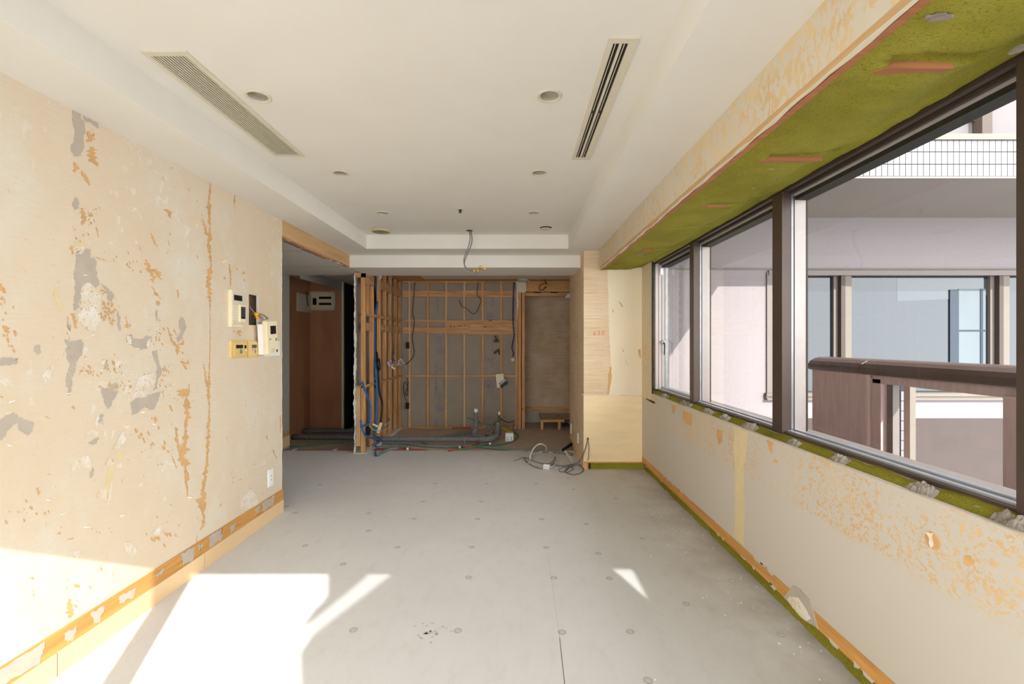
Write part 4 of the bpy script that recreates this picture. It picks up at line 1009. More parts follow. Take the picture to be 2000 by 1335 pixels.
def thermo(y0, y1, label, dot):
    t = thing('heating_controller', label, 'controller', (XL, (y0+y1)/2, 1.285))
    z0, z1 = 1.287, 1.405; w = y1-y0
    lbox('body', 'tan', y0, y1, z0, z1, 0, .016, t, .002)
    lbox('face', 'tan', y0+w*.16, y1-.004, z0+.018, z1-.012, .016, .020, t, .001)
    lbox('screen', 'screen', y0+w*.26, y0+w*.70, z1-.052, z1-.028, .020, .0207, t)
    lbox('label_sticker', 'grey', y0+w*.50, y0+w*.66, z0+.03, z0+.05, .020, .0206, t)
    lbox('label_sticker', 'green_hose', y0+w*.53, y0+w*.62, z0+.052, z0+.062, .020, .0206, t)
    if dot: lbox('dot_sticker', 'pink', y0+w*.24, y0+w*.40, z0+.048, z0+.060, .020, .0206, t)
    else: obj('dial_recess', MB().lathe([(.013, .0), (.013, .0008), (0, .0008)], (XL+.020, y0+w*.86, z1-.042), 'x', 16), MT['black'], t)
    lbox('flap', 'tan', y0+w*.72, y0+w*.80, z0+.022, z0+.034, .020, .026, t); lbox('flap', 'cream', y0+w*.86, y0+w*.95, z0+.048, z0+.053, .020, .026, t)
MT['pink'] = plain('pink_sticker', (240, 110, 180), .5, 0)
thermo(3.053, 3.232, 'tan heating controller below the alarm keypad', False)
thermo(3.252, 3.385, 'tan heating controller with pink dot, partly behind the intercom', True)
t = thing('dimmer_switch', 'white dimmer plate near the end of the left wall', 'switch', (XL, 3.6, 1.287))
lbox('plate', 'white', 3.486, 3.70, 1.287, 1.403, 0, .008, t, .002); lbox('insert', 'white', 3.50, 3.685, 1.305, 1.392, .008, .011, t, .001)
obj('knob', MB().lathe([(.018, 0), (.017, .014), (0, .015)], (XL+.011, 3.635, 1.365), 'x', 20), MT['white'], t)
for z in (1.315, 1.355): lbox('indicator', 'grey', 3.545, 3.553, z, z+.006, .011, .0116, t)
lbox('indicator', 'grey', 3.62, 3.632, 1.318, 1.324, .011, .0116, t)
t = thing('wall_outlet', 'white outlet plate low on the left wall above the skirting', 'outlet', (XL, 3.565, .27))
lbox('plate', 'white', 3.53, 3.602, .268, .402, 0, .008, t, .002); lbox('insert', 'white', 3.545, 3.59, .29, .38, .008, .010, t, .001)
for z in (.315, .345): lbox('socket', 'grey', 3.558, 3.576, z, z+.006, .010, .0105, t)
# pillar plates
for (y, z0, z1, lab) in ((5.47, .19, .31, 'white cover plate on the pillar side nearest the cable hole'), (6.14, .17, .30, 'white cover plate deep on the pillar side by the doorway')):
    t = thing('cover_plate', lab, 'plate', (.757, y, z0))
    obj('plate', MB().box(.748, .757, y-.035, y+.035, z0, z1), MT['white'], t, .002); obj('insert', MB().box(.746, .748, y-.02, y+.02, z0+.02, z1-.02), MT['putty'], t)
# breaker panel in the closet
p, q = PY(606, 569, 7.288), PY(655, 606, 7.288)
t = thing('breaker_panel', 'beige breaker panel with dark breaker windows in the closet', 'breaker panel', ((p.x+q.x)/2, 7.288, q.z))
obj('frame', MB().box(p.x, q.x, 7.26, 7.289, q.z, p.z), MT['putty'], t, .003); obj('door', MB().box(p.x+.02, q.x-.04, 7.25, 7.262, q.z+.02, p.z-.02), MT['cream'], t, .002)
for (a, b, c_, d_) in ((611, 618, 582, 595), (623, 647, 579, 583.5), (623, 647, 591, 595.5)):
    u, v = PY(a, c_, 7.25), PY(b, d_, 7.25)
    obj('breaker_window', MB().box(u.x, v.x, 7.246, 7.251, v.z, u.z), MT['black'], t)
for (a, c_) in ((608, 571), (653, 571), (608, 603), (653, 603), (645, 571), (645, 603)):
    u = PY(a, c_, 7.26); obj('screw', MB().lathe([(.008, -.003), (.008, .0), (0, .0)], u, 'y', 8), MT['dark_cable'], t)
u = PX(577, 570, -3.279); v = PX(603, 604, -3.279)
t = thing('cable_box', 'plain beige cable box with a hanging wire beside the breaker panel', 'box', (-3.27, (u.y+v.y)/2, v.z))
obj('cover', MB().box(-3.279, -3.25, 6.82, 7.252, 1.86, 2.14), MT['putty'], t, .004)
obj('wire', MB().tube([(-3.24, 7.08, 2.18), (-3.23, 7.07, 2.08), (-3.225, 7.09, 1.98), (-3.23, 7.08, 1.95)], .006, 6), MT['dark_cable'], t, smooth=True)

# ================================================================== HALL PIPES
t = thing('waste_pipe', 'upper dark waste pipe crossing the hall closet floor', 'pipe', (-2.6, 6.75, ZK))
obj('pipe', MB().tube([(-3.25, 6.98, .035), (-2.5, 6.98, .035), (-2.05, 6.98, .05)], .034, 14), MT['pipe'], t, smooth=True)
obj('collar', MB().lathe([(.045, -.1), (.048, -.08), (.048, .08), (.045, .1)], (-2.36, 6.98, .04), 'x', 16), MT['pipe'], t)
obj('collar', MB().lathe([(.044, -.04), (.044, .04)], (-2.13, 6.98, .09), 'x', 16), MT['pipe'], t)
obj('branch', MB().tube([(-2.2, 6.98, .05), (-2.1, 6.98, .10), (-2.05, 6.98, .16)], .04, 12), MT['pipe'], t, smooth=True)
t = thing('waste_pipe', 'lower dark waste pipe in front, crossing the hall closet floor', 'pipe', (-2.6, 6.62, ZK))
obj('pipe', MB().tube([(-3.25, 6.66, .01), (-2.5, 6.66, .01), (-2.05, 6.66, .02)], .036, 14), MT['pipe'], t, smooth=True)
for x in (-3.0, -2.2): obj('clamp', MB().lathe([(.04, -.008), (.04, .008)], (x, 6.66, .01), 'x', 14), MT['steel'], t)
tag(obj('green_tube', MB().tube([(-3.2, 6.12, ZK+.02), (-2.9, 6.2, ZK+.015), (-2.5, 6.4, ZK+.015), (-2.1, 6.6, ZK+.015)], .008, 8), MT['green_hose'], smooth=True), 'thin green tube slanting across the dark hall floor', 'tube')
tag(obj('green_tube', MB().tube([(-2.92, 5.93, ZK+.02), (-2.5, 5.93, ZK+.014), (-2.06, 5.92, ZK+.014)], .008, 8), MT['green_hose'], smooth=True), 'thin green tube along the floor edge in the hall', 'tube')
tag(obj('red_tube', MB().tube([(-2.92, 5.98, ZK+.014), (-2.5, 5.97, ZK+.014), (-2.06, 5.97, ZK+.014)], .009, 8), MT['red_hose'], smooth=True), 'thin red tube along the floor edge in the hall', 'tube')
for k, (x, y) in enumerate(((-2.88, 5.93), (-2.35, 5.94))):
    tag(obj('pipe_clip', MB().box(x-.02, x+.02, y-.02, y+.06, ZK, ZK+.03), MT['cable_light'], bevel=.004), ('pale pipe clip at the left end of the hall tubes', 'pale pipe clip near the partition on the hall tubes')[k], 'clip')

# ================================================================== KITCHEN PIPES
ZP = ZK + .075
t = thing('drain_pipe', 'thick grey lagged drain pipe across the kitchen floor', 'pipe', (-1.2, 6.35, ZK))
obj('pipe', MB().tube([(-1.93, 6.36, ZP), (-1.2, 6.35, ZP), (-.50, 6.34, ZP)], .034, 16), MT['pipe'], t, smooth=True)
obj('elbow', MB().tube([(-.50, 6.34, ZP), (-.40, 6.34, ZP), (-.31, 6.37, ZP+.01), (-.265, 6.45, ZP+.03), (-.255, 6.56, ZP+.08), (-.25, 6.62, ZP+.14), (-.25, 6.63, ZP+.18)], .040, 16), MT['pipe'], t, smooth=True)
obj('riser', MB().tube([(-.25, 6.63, ZP+.17), (-.25, 6.63, ZP+.2)], .036, 16), MT['rail_grey'], t, smooth=True)
for x in (-1.75, -.70): obj('support', MB().box(x-.004, x+.004, 6.30, 6.31, ZK, ZP+.02), MT['steel'], t)
t = thing('riser_pipe', 'upright grey pipe with white cap left of the back wall centre', 'pipe', (-.57, 6.62, ZK))
x = -.57; y = 6.62
obj('riser', MB().tube([(x, y, .09), (x, y, .38)], .030, 16), MT['pipe'], t, smooth=True)
obj('cap', MB().lathe([(.0, .43), (.022, .428), (.028, .41), (.028, .375), (0, .375)], (x, y, 0), 'z', 16), MT['white'], t, smooth=True)
obj('elbow', MB().tube([(x, y, .14), (x-.02, y-.02, .08), (x-.01, y-.06, .045), (x+.05, y-.09, .035), (x+.14, y-.09, .035)], .042, 14), MT['pipe'], t, smooth=True)
obj('brown_joint', MB().tube([(x+.09, y-.09, .035), (x+.21, y-.09, .03)], .034, 14), MT['brown_cable'], t, smooth=True)
obj('elbow', MB().tube([(x+.20, y-.09, .03), (x+.27, y-.08, .03), (x+.31, y-.04, .04)], .038, 14), MT['pipe'], t, smooth=True)
obj('collar', MB().lathe([(.036, .18), (.037, .22), (.033, .225)], (x, y, 0), 'z', 16), MT['pipe'], t)
x = (975-CX)*7.0/F; y = 7.0
t = thing('riser_pipe', 'thin capped dark pipe standing right of the tall capped pipe', 'pipe', (x, y, ZK))
obj('riser', MB().tube([(x, y, ZK), (x, y, .23)], .026, 14), MT['pipe'], t, smooth=True)
obj('neck', MB().tube([(x, y, .22), (x, y, .285)], .015, 12), MT['brown_cable'], t, smooth=True)
obj('cap', MB().lathe([(0, .33), (.014, .328), (.017, .315), (.017, .28), (0, .28)], (x, y, 0), 'z', 14), MT['white'], t)
obj('branch', MB().tube([(x, y, .20), (x+.06, y-.02, .24), (x+.10, y-.03, .25)], .012, 10), MT['hose'], t, smooth=True)
def hose(name, pts, r_, m, label, cat='hose', d=None):
    return tag(obj(name, MB().tube(pts, r_, 12), MT[m], smooth=True), label, cat)
G_ = lambda px, py, z: PZ(px, py, z)
hose('insulated_hose', [G_(735,864,-.010), G_(770,864,-.010), G_(800,866,-.010), G_(830,870,-.010), G_(870,872,-.010), G_(910,871,-.010), G_(940,872,-.010), G_(970,875,-.010), G_(1000,878,-.008), G_(1050,881,.014), G_(1085,882,.014), G_(1118,887,.014)], .020, 'hose', 'long grey insulated hose running along the floor edge to the pillar')
hose('insulated_hose', [G_(715,874,-.009), G_(740,873,-.009), G_(765,872,-.009), G_(785,872,-.009), G_(800,874,-.009)], .021, 'hose', 'short grey insulated hose lying before the drain pipe on the left')
hose('insulated_hose', [G_(737,888,.018), G_(748,882,.018), G_(760,877,.018), G_(778,875,.014)], .018, 'hose', 'cut grey hose end lying on the cement board with a blue wire')
hose('insulated_hose', [G_(860,854,ZK+.025), G_(885,849,ZK+.03), G_(905,845,ZK+.045), G_(925,843,ZK+.07)], .024, 'hose', 'dark grey hose slanting up to the upright pipe')
hose('red_tube', [G_(725,877,-.015), G_(760,878,-.015), G_(800,877.5,-.015), G_(835,879,-.015)], .010, 'red_hose', 'red tube at the floor edge by the partition', 'tube')
hose('red_tube', [G_(875,880,.012), G_(890,878,.008), G_(905,875,.012), G_(920,871,.022), G_(932,867,.008), G_(937,865,-.015)], .010, 'red_hose', 'red tube crossing under the hose before the risers', 'tube')
hose('green_tube', [G_(822,864,-.0), G_(835,867,-.005), G_(845,869,-.012)], .007, 'green_hose', 'short green tube under the drain pipe', 'tube')
hose('green_tube', [G_(893,879,.010), G_(910,876,.010), G_(925,872,.022), G_(940,869.5,.018), G_(952,868.5,-.015), G_(975,868,-.015), G_(1000,862,-.015), G_(1010,855,-.015), G_(1012,850,-.015), G_(1006,846,-.015), G_(1000,843,.0), G_(985,837,.04)], .008, 'green_hose', 'long green tube curving round to the white socket box', 'tube')
hose('green_tube', [PY(910,815,6.7), PY(918,817,6.68), PY(928,821,6.62), PY(938,826,6.66)], .010, 'green_hose', 'green tube with metal end sticking out behind the capped pipe', 'tube')
hose('green_tube', [PY(967,825,6.75), PY(975,831,6.7), PY(985,837,6.66), PY(1000,844,6.6)], .016, 'foam', 'olive tube slanting down beside the capped thin pipe', 'tube')
tag(obj('tube_end', MB().tube([PY(908,814,6.7), PY(911,815,6.7)], .013, 10), MT['metal'], smooth=True), 'shiny metal tube end left of the capped pipe', 'fitting')
hose('red_tube', [PY(883,836,7.3), PY(900,835.5,7.3), PY(920,836,7.3)], .012, 'red_hose', 'red tube lying at the foot of the back wall', 'tube')
for k, (px, py, lb) in enumerate(((898,875,'white pipe clip on the red tube'), (919,873,'white pipe clip on the crossing tubes'), (957,868,'white pipe clip on the long green tube'), (796,878,'white pipe clip in front of the short hose'))):
    p = G_(px, py, -.01)
    tag(obj('pipe_clip', MB().lathe([(.016, -.012), (.018, -.006), (.018, .006), (.016, .012)], p+Vector((0, 0, .012)), 'x', 12), MT['white'], smooth=False), lb, 'clip')
p = G_(911, 872, .0)
tag(obj('tube_sleeve', MB().tube([p+Vector((-.05,-.01,.01)), p+Vector((.05,.01,.01))], .019, 12), MT['pipe'], smooth=True), 'short grey sleeve on the red tube', 'sleeve')
hose('grey_wire', [PY(977,818,6.9), PY(984,821,6.85), PY(992,824.5,6.8), PY(999,823,6.75), PY(1003,821,6.75)], .007, 'dark_cable', 'thin dark wire leading right from the capped thin pipe', 'wire')
hose('grey_wire', [PY(1003,821,6.75), PY(1003,830,6.75), PY(1002,838,6.7), PY(1006,844,6.6), PY(1010,850,6.5)], .005, 'dark_cable', 'thin dark wire dropping behind the white socket box', 'wire')
hose('dark_tube', [PY(934,822,6.75), PY(942,828,6.75), PY(950,833,6.72), PY(960,830,6.75), PY(972,826,6.85)], .016, 'pipe', 'dark tube linking the two upright pipes', 'tube')
hose('dark_tube', [PY(953,831,6.72), PY(958,838,6.68), PY(962,844,6.6)], .022, 'pipe', 'dark tube branching down between the upright pipes', 'tube')
p = PY(987, 844, 6.55); q = PY(1003, 856, 6.55)
t = thing('socket_box', 'white double socket box standing on the kitchen slab', 'socket', ((p.x+q.x)/2, 6.58, ZK))
obj('body', MB().box(p.x, q.x, 6.54, 6.62, ZK, p.z-.01), MT['white'], t, .006)
for dx in (.03, .085):
    for dz in (.02, .05): obj('socket_hole', MB().box(p.x+dx-.008, p.x+dx+.010, 6.538, 6.541, ZK+dz, ZK+dz+.012), MT['grey'], t)
# dangling bits on the framing
p = PY(972, 730, 7.44); q = PY(988, 757, 7.44)
t = thing('socket_plate', 'beige socket plate with its dark switch unit dangling on a stud', 'plate', (-.25, 7.47, q.z))
R2 = Matrix.Rotation(math.radians(-6), 3, 'Y')
obj('plate', MB().obox(PY(977, 743, 7.46), .13, .012, .225, R2), MT['cream'], t, .002)
R3 = Matrix.Rotation(math.radians(38), 3, 'Y')
obj('switch_unit', MB().obox(PY(981, 746, 7.42), .13, .03, .05, R3.inverted()), MT['cable_light'], t, .003); obj('switch_back', MB().obox(PY(984, 750.5, 7.42), .13, .05, .055, R3.inverted()), MT['black'], t, .003)
for k in range(3): obj('socket_slot', MB().obox(PY(981, 746, 7.403)+R3.inverted() @ Vector((-.04+.04*k, 0, 0)), .014, .004, .02, R3.inverted()), MT['dark_cable'], t)
tag(obj('wire_knot', MB().tube([PY(967,656,7.5), PY(969,661,7.47), PY(972,664,7.46), PY(969,667,7.46), PY(966,666,7.48), PY(970,663,7.46), PY(973,667,7.48)], .014, 6), MT['brown_cable'], smooth=True), 'knot of dark wire under the wide rail, upper of two', 'wire')
tag(obj('wire_knot', MB().tube([PY(974,682,7.5), PY(972,684,7.47), PY(967,687,7.46), PY(966,690,7.46), PY(969,687,7.47), PY(974,684,7.48), PY(975,692,7.5)], .012, 6), MT['brown_cable'], smooth=True), 'knot of dark wire under the wide rail, lower of two', 'wire')
hose('blue_cable', [PY(1004,551,7.5), PY(1003,570,7.49), PY(1002,600,7.5), PY(1002,624,7.48), PY(1003,640,7.485), PY(1004,655,7.5), PY(1001,670,7.49), PY(1000,680,7.49), PY(1003,690,7.48), PY(1001,696,7.48)], .010, 'blue_dark', 'dark blue cable hanging beside the doorway post', 'cable')
tag(obj('cable_end', MB().obox(PY(1001.5, 702, 7.47), .05, .04, .05, R3), MT['putty']), 'small metal connector on the dark blue cable', 'connector')
hose('brown_wire', [PY(934,551,7.5), PY(932,575,7.5), PY(940,585,7.5), PY(937,595,7.46), PY(931,608,7.44), PY(925,613,7.44), PY(918,608,7.44), PY(911,602,7.44), PY(902,598,7.45), PY(898,590,7.46), PY(897,586,7.46)], .0055, 'brown_cable', 'thin brown wire looping in front of the upper studs', 'wire')
hose('grey_wire', [PY(810,551,7.5), PY(808,580,7.51), PY(806,600,7.5), PY(806,615,7.49), PY(809,625,7.47), PY(808,640,7.49), PY(805,660,7.5), PY(808,680,7.49), PY(809,690,7.48), PY(805,699,7.48), PY(800,705,7.48), PY(793,712,7.45)], .006, 'dark_cable', 'grey wire snaking beside the first stud of the back wall', 'wire')
for k, (px, py) in enumerate(((796, 674), (795.5, 792))):
    p = PY(px, py, 7.50)
    tag(obj('switch_box', MB().box(p.x-.027, p.x+.027, 7.48, 7.54, p.z-.05, p.z+.05), MT['black'], bevel=.004), ('black switch box on the back wall corner, upper of two', 'black switch box on the back wall corner, lower of two')[k], 'switch box')
hose('loop_wire', [PY(794,784,7.48), PY(789,770,7.47), PY(788,755,7.47), PY(790,746,7.47), PY(794,748,7.47), PY(796,760,7.46), PY(795,772,7.46), PY(792,768,7.46), PY(795,757,7.46), PY(797,748,7.46), PY(795,738,7.47)], .006, 'dark_cable', 'looped grey wire above the lower black switch box', 'wire')
# partition cables
XQ = -1.962
hose('blue_conduit', [PX(733,548,XQ), PX(736,575,XQ+.02), PX(737,588,XQ+.03), PX(735,600,XQ+.03), PX(733,612,XQ+.01), PX(732,640,XQ), PX(732,690,XQ+.02), PX(733,716,XP+.02), PX(735,745,XP+.03), PX(736,780,XP+.03), PX(735,815,XP+.03), PX(733,838,XP+.03), PX(730,850,XP+.03)], .016, 'blue', 'bright blue conduit running down the partition bay', 'conduit')
hose('black_conduit', [PX(739,548,XQ), PX(739,600,XQ), PX(736,640,XQ), PX(736,685,XQ+.02), PX(738,714,XP+.03), PX(741,765,XP+.04), PX(746,785,XP+.04), PX(745,810,XP+.04), PX(742,828,XP+.04)], .014, 'dark_cable', 'black conduit beside the blue one on the partition', 'conduit')
hose('blue_conduit', [PX(704,749,XP+.02), PX(708,747,XP+.03), PX(710,755,XP+.03), PX(716,770,XP+.05), PX(722,790,XP+.05), PX(723,810,XP+.05), PX(721,825,XP+.05), PX(713,830,XP+.05), PX(706,832,XP+.05)], .013, 'blue', 'bright blue conduit looping out of the partition front', 'conduit')
hose('blue_conduit', [PX(704,820,XP+.02), PX(708,838,XP+.05), PX(714,850,XP+.06), PX(728,855,XP+.06), PX(742,857,XP+.06), PX(738,864,XP+.06), PX(728,868,XP+.05)], .012, 'blue', 'blue cable swinging low across the partition foot', 'cable')
hose('blue_wire', [G_(733,868,.03), G_(735,876,.02), G_(733,884,.012), G_(733,889,.010), G_(738,890,.012)], .007, 'blue', 'thin blue wire dropping to the cut hose end', 'wire')
hose('grey_wire', [PX(766,545,XP+.01), PX(766,600,XP+.01), PX(766,650,XP+.01), PX(769,680,XP+.02), PX(768,696,XP+.04), PX(770,704,XP+.04)], .010, 'rail_grey', 'dusty grey wire hanging in front of the partition studs', 'wire')
hose('loop_wire', [PX(740,700,XP+.07), PX(742,712,XP+.07), PX(741,722,XP+.07), PX(738,723,XP+.07), PX(736,712,XP+.07), PX(738,702,XP+.07), PX(741,704,XP+.07)], .009, 'black', 'small black cable loop beside the blue conduit', 'wire')
t = thing('terminal_cluster', 'tangle of grey terminal boxes hanging at mid height on the partition', 'terminals', PX(770, 712, XP+.06))
rr = random.Random(5)
for k, (px, py, a, l) in enumerate([(761,706,20,.07),(765,710,-30,.06),(764,714,10,.05),(783,706,35,.09),(785,710,35,.09),(781,703,35,.07),(778,710,60,.06),(759,711,-60,.05),(768,718,-40,.06)]):
    RR = Matrix.Rotation(math.radians(-a), 3, 'Y')
    obj('terminal', MB().obox(PX(px, py, XP+.06+.01*rr.random()), l, .03, .022, RR), MT[rr.choice(['cable_light', 'white', 'metal'])], t, .002)
    obj('contact', MB().obox(PX(px, py, XP+.06)+Vector((.002,-.018,0)), l*.7, .01, .008, RR), MT['dark_cable'], t)
obj('lead', MB().tube([PX(771,690,XP+.03), PX(770,700,XP+.05), PX(774,706,XP+.06), PX(768,713,XP+.06)], .006, 6), MT['cable_light'], t, smooth=True)
t = thing('terminal_strip', 'pale terminal strips hanging low on the partition with white wires', 'terminals', PX(738, 835, XP+.05))
obj('strip', MB().obox(PX(733, 830, XP+.07), .075, .02, .022, Matrix.Rotation(math.radians(25), 3, 'Y')), MT['cream'], t, .002)
obj('strip', MB().obox(PX(741.5, 835, XP+.09), .035, .03, .14, Matrix.Rotation(math.radians(18), 3, 'Y')), MT['cream'], t, .002)
obj('strip', MB().obox(PX(732, 834, XP+.05), .05, .03, .04, Matrix.Rotation(math.radians(25), 3, 'Y')), MT['green_hose'], t, .002)
obj('wire', MB().tube([PX(722,832,XP+.06), PX(728,838,XP+.07), PX(740,841,XP+.1), PX(754,838,XP+.1), PX(761,832,XP+.1), PX(759,827,XP+.1), PX(750,829,XP+.1)], .005, 6), MT['cable_light'], t, smooth=True)
p = PX(719, 841, XP+.03)
tag(obj('black_box', MB().box(p.x-.03, p.x+.02, p.y-.02, p.y+.05, p.z-.055, p.z+.05), MT['black'], bevel=.006), 'black box fixed low in the partition front bay', 'box')
p = PX(735, 749, XP)
tag(obj('black_box', MB().box(p.x-.03, p.x+.005, p.y-.03, p.y+.03, p.z-.06, p.z+.045), MT['black'], bevel=.004), 'black box behind the blue conduit at rail height', 'box')
tag(obj('foil_tuft', MB().prism(jag([PY(a, b, 5.94) for a, b in ((739,539),(742,548),(744,544),(746,540),(744,538))], .004, 3, 2), (0, .01, 0)), MT['metal']), 'crumpled foil scrap under the beam by the partition', 'scrap')

# step in the recess
t = thing('step_bench', 'low wooden step with two legs beyond the doorway', 'step', (.67, 7.6, ZK))
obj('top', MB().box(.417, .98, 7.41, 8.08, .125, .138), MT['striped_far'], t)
obj('front_rail', MB().box(.417, .80, 7.405, 7.43, .098, .137), MT['rail_x'], t); obj('front_rail', MB().box(.80, .98, 7.405, 7.43, .104, .137), MT['dark_cable'], t)
for px in (1056, 1090): obj('leg', MB().box((px-CX)*7.41/F, (px+5-CX)*7.41/F, 7.41, 7.44, ZK, .10), MT['stud'], t)
tag(obj('wood_block', MB().box(.18, .28, 8.0, 8.1, .17, .24), MT['ply_x'], bevel=.002), 'small wood block at the left foot of the recess wall', 'block')
tag(obj('debris_heap', MB().prism(jag([PY(a, b, 7.7) for a, b in ((1098,839),(1102,829),(1108,826),(1113,830),(1115,839))], .01, 3, 4), (0, .1, 0)), MT['dark_cable']), 'dark debris under the right end of the step', 'debris')

# ================================================================== FLOOR CABLES
bundle = thing('cable_bundle', 'tangled bundle of pale and grey cables on the floor before the pillar', 'cables', PZ(1060, 905, 0))
def cab(pts, r_, m): return obj('cable', MB().tube(pts, r_, 8), MT[m], bundle, smooth=True)
def fl(pp, z=.006): return [PZ(a, b, z if len(q_) == 0 else q_[0]) for (a, b, *q_) in pp]
cab(fl([(1033,881,.03),(1038,885,.02),(1042,890,.015),(1036,897,.012),(1031,905,.01)]), .006, 'cable_light')
cab(fl([(1035,897,.01),(1036,889,.05),(1041,877,.13),(1050,868,.17),(1059,867,.17),(1066,872,.12),(1067,880,.04)]), .0085, 'cable_light')
cab(fl([(1034,893,.012),(1046,886,.012),(1060,882,.012),(1075,883,.012),(1084,889,.012),(1088,897,.012),(1083,907,.012),(1075,912,.012),(1065,911,.012)]), .0085, 'cable_light')
cab(fl([(1004,900),(1015,896),(1024,893),(1035,896),(1048,902),(1062,905),(1075,904),(1083,897),(1084,890)]), .005, 'cable')
cab(fl([(1024,893),(1028,901),(1040,909),(1055,914),(1066,913),(1074,908),(1082,904)]), .007, 'cable')
cab(fl([(1030,894),(1040,899),(1055,904),(1070,908),(1085,908),(1100,909),(1115,907),(1126,904,.01),(1134,897,.05)])+[PY(1140,885,4.97), PY(1145,870,4.99), PY(1148,857,5.012)], .0065, 'cable')
cab(fl([(1066,906),(1085,909),(1105,910),(1120,908),(1132,909),(1139,915),(1137,921),(1124,926),(1112,925),(1104,920),(1108,914),(1118,908),(1122,906)]), .0065, 'cable')
cab(fl([(1122,909),(1112,913),(1104,920),(1095,921),(1092,917),(1098,913),(1112,911),(1120,915),(1108,922),(1099,920)]), .004, 'cable')
cab([PY(1148,857,5.012), PY(1150,870,4.995), PY(1150,884,4.985), PY(1149,895,4.97)]+fl([(1143,906,.012),(1128,908)]), .0045, 'cable')
p = PZ(1067, 914, .02); R4 = Matrix.Rotation(math.radians(4), 3, 'Y') @ Matrix.Rotation(math.radians(-52), 3, 'X')
t = thing('junction_plate', 'white square junction plate among the floor cables', 'plate', (p.x, p.y, 0))
obj('plate', MB().obox(p+Vector((0,0,.016)), .070, .070, .016, R4), MT['white'], t, .003); obj('screw', MB().obox(p+Vector((0,-.006,.026)), .008, .008, .006, R4), MT['grey'], t)
a, b = PZ(1101, 889, .0), PZ(1119, 902, .0)
t = tag(obj('loose_plate', MB().prism([a+Vector((0,0,.05)), a+Vector((.02,.02,.055)), b+Vector((.004,0,.012)), b+Vector((-.02,-.015,.002))], (.004,.004,.008)), MT['putty']), 'beige plate leaning on the cables by the pillar', 'plate')
hose('black_pipe', [PZ(1100,878,.03), PZ(1110,871,.03), PZ(1120,865,.03)], .020, 'black', 'short black pipe lying at the pillar side', 'pipe')
p = PY(1148, 857, 5.0145)
obj('cable_hole', MB().box(p.x-.010, p.x+.010, 5.0135, 5.0165, p.z-.014, p.z+.014), MT['gasket'], pil)

# ================================================================== FLOOR MARKS
ring = MB(); n = 20
for rad, z in ((.021, .0006), (.012, .0006)):
    for k in range(n): ring.v.append((rad*math.cos(2*math.pi*k/n), rad*math.sin(2*math.pi*k/n), z))
ring.f = [(k, (k+1)%n, n+(k+1)%n, n+k) for k in range(n)]
dot = MB().lathe([(.012, .0), (.011, .0009), (0, .0009)], (0, 0, 0), 'z', 12)
r0 = obj('screw_mark', ring, MT['mark'], floor); d0 = obj('screw_head', dot, MT['mark_in'], floor)
for o in (r0, d0): o.location = (-.276, 2.70, 0)
rr = random.Random(9); first = True
MK = [(915,1127),(1081.5,1128),(921.7,1068),(1066.7,1068.7),(932.8,1013),(1058,1013.6),(808.5,1012.5),(894,1231),(1098,1234),(690.5,1229.6),(939.5,978.8),(826,979),(776.7,1068),(1230.7,1233),(1190,1129),(1340,1178.5),(1525,1239),(1384.5,1084.6),(1168.5,1080.6),(1254.6,1051),(1265.6,1328),(1430,1133.7),(1145,1023),(1328.6,1025.8),(720,1036),(720,1002),(596,1065),(670,1101),(560,988),(577,1001),(950,944),(1048,944),(850,944),(1110,934),(1120,955),(625,946),(1204,973)]
for (px, py) in MK:
    p = PZ(px, py, 0)
    if first: r0.location = p; d0.location = p; first = False
    else: copy_part(r0, floor, p); copy_part(d0, floor, p)
def line(a, b, w, m='mark', name='board_joint'):
    p, q = PZ(*a, .0006), PZ(*b, .0006); d = (q-p).normalized(); s = Vector((-d.y, d.x, 0))*w
    obj(name, MB().poly([p-s, p+s, q+s, q-s]), MT[m], floor)
line((1070,1080),(1093,1245), .0008); line((1093,1245),(1104,1345), .0016, 'rail_grey')
line((1078,906),(1085,925), .001)
for k in range(14):    # pencilled setting-out marks by the left wall
    p = PZ(485+k*7+rr.uniform(-3,3), 1058-k*4.2+rr.uniform(-2,2), .0006)
    a = rr.uniform(0, 3); l = rr.uniform(.012, .03)
    v = Vector((math.cos(a), math.sin(a), 0))*l; s = Vector((-v.y, v.x, 0))*.03
    obj('pencil_mark', MB().poly([p-v-s, p-v+s, p+v+s, p+v-s]), MT['mark'], floor)
sc = MB()
for k in range(26):
    p = PZ(838+rr.gauss(0, 12), 1233+rr.gauss(0, 8), .0008); a = rr.uniform(0, 6)
    sc.poly([p+Vector((math.cos(a+i*1.2)*rr.uniform(.004,.012), math.sin(a+i*1.2)*rr.uniform(.003,.009), 0)) for i in range(5)])
obj('glue_scab', sc, MT['mark'], floor, kind='stuff')
cr = MB()
for k in range(220):      # crumbs of plaster, thicker along the window wall
    if k < 130: x = rr.uniform(1.05, 1.40)**1.0; y = rr.uniform(1.4, 5.0)
    else: x = rr.uniform(-1.8, 1.2); y = rr.uniform(1.6, 5.6)
    s = rr.uniform(.001, .0032)
    cr.box(x-s, x+s*rr.uniform(.6, 1.4), y-s, y+s*rr.uniform(.6, 1.4), 0, s*1.2)
tag(obj('plaster_crumbs', cr, MT['plaster'], kind='stuff'), 'pale plaster crumbs scattered over the floor', 'crumbs')

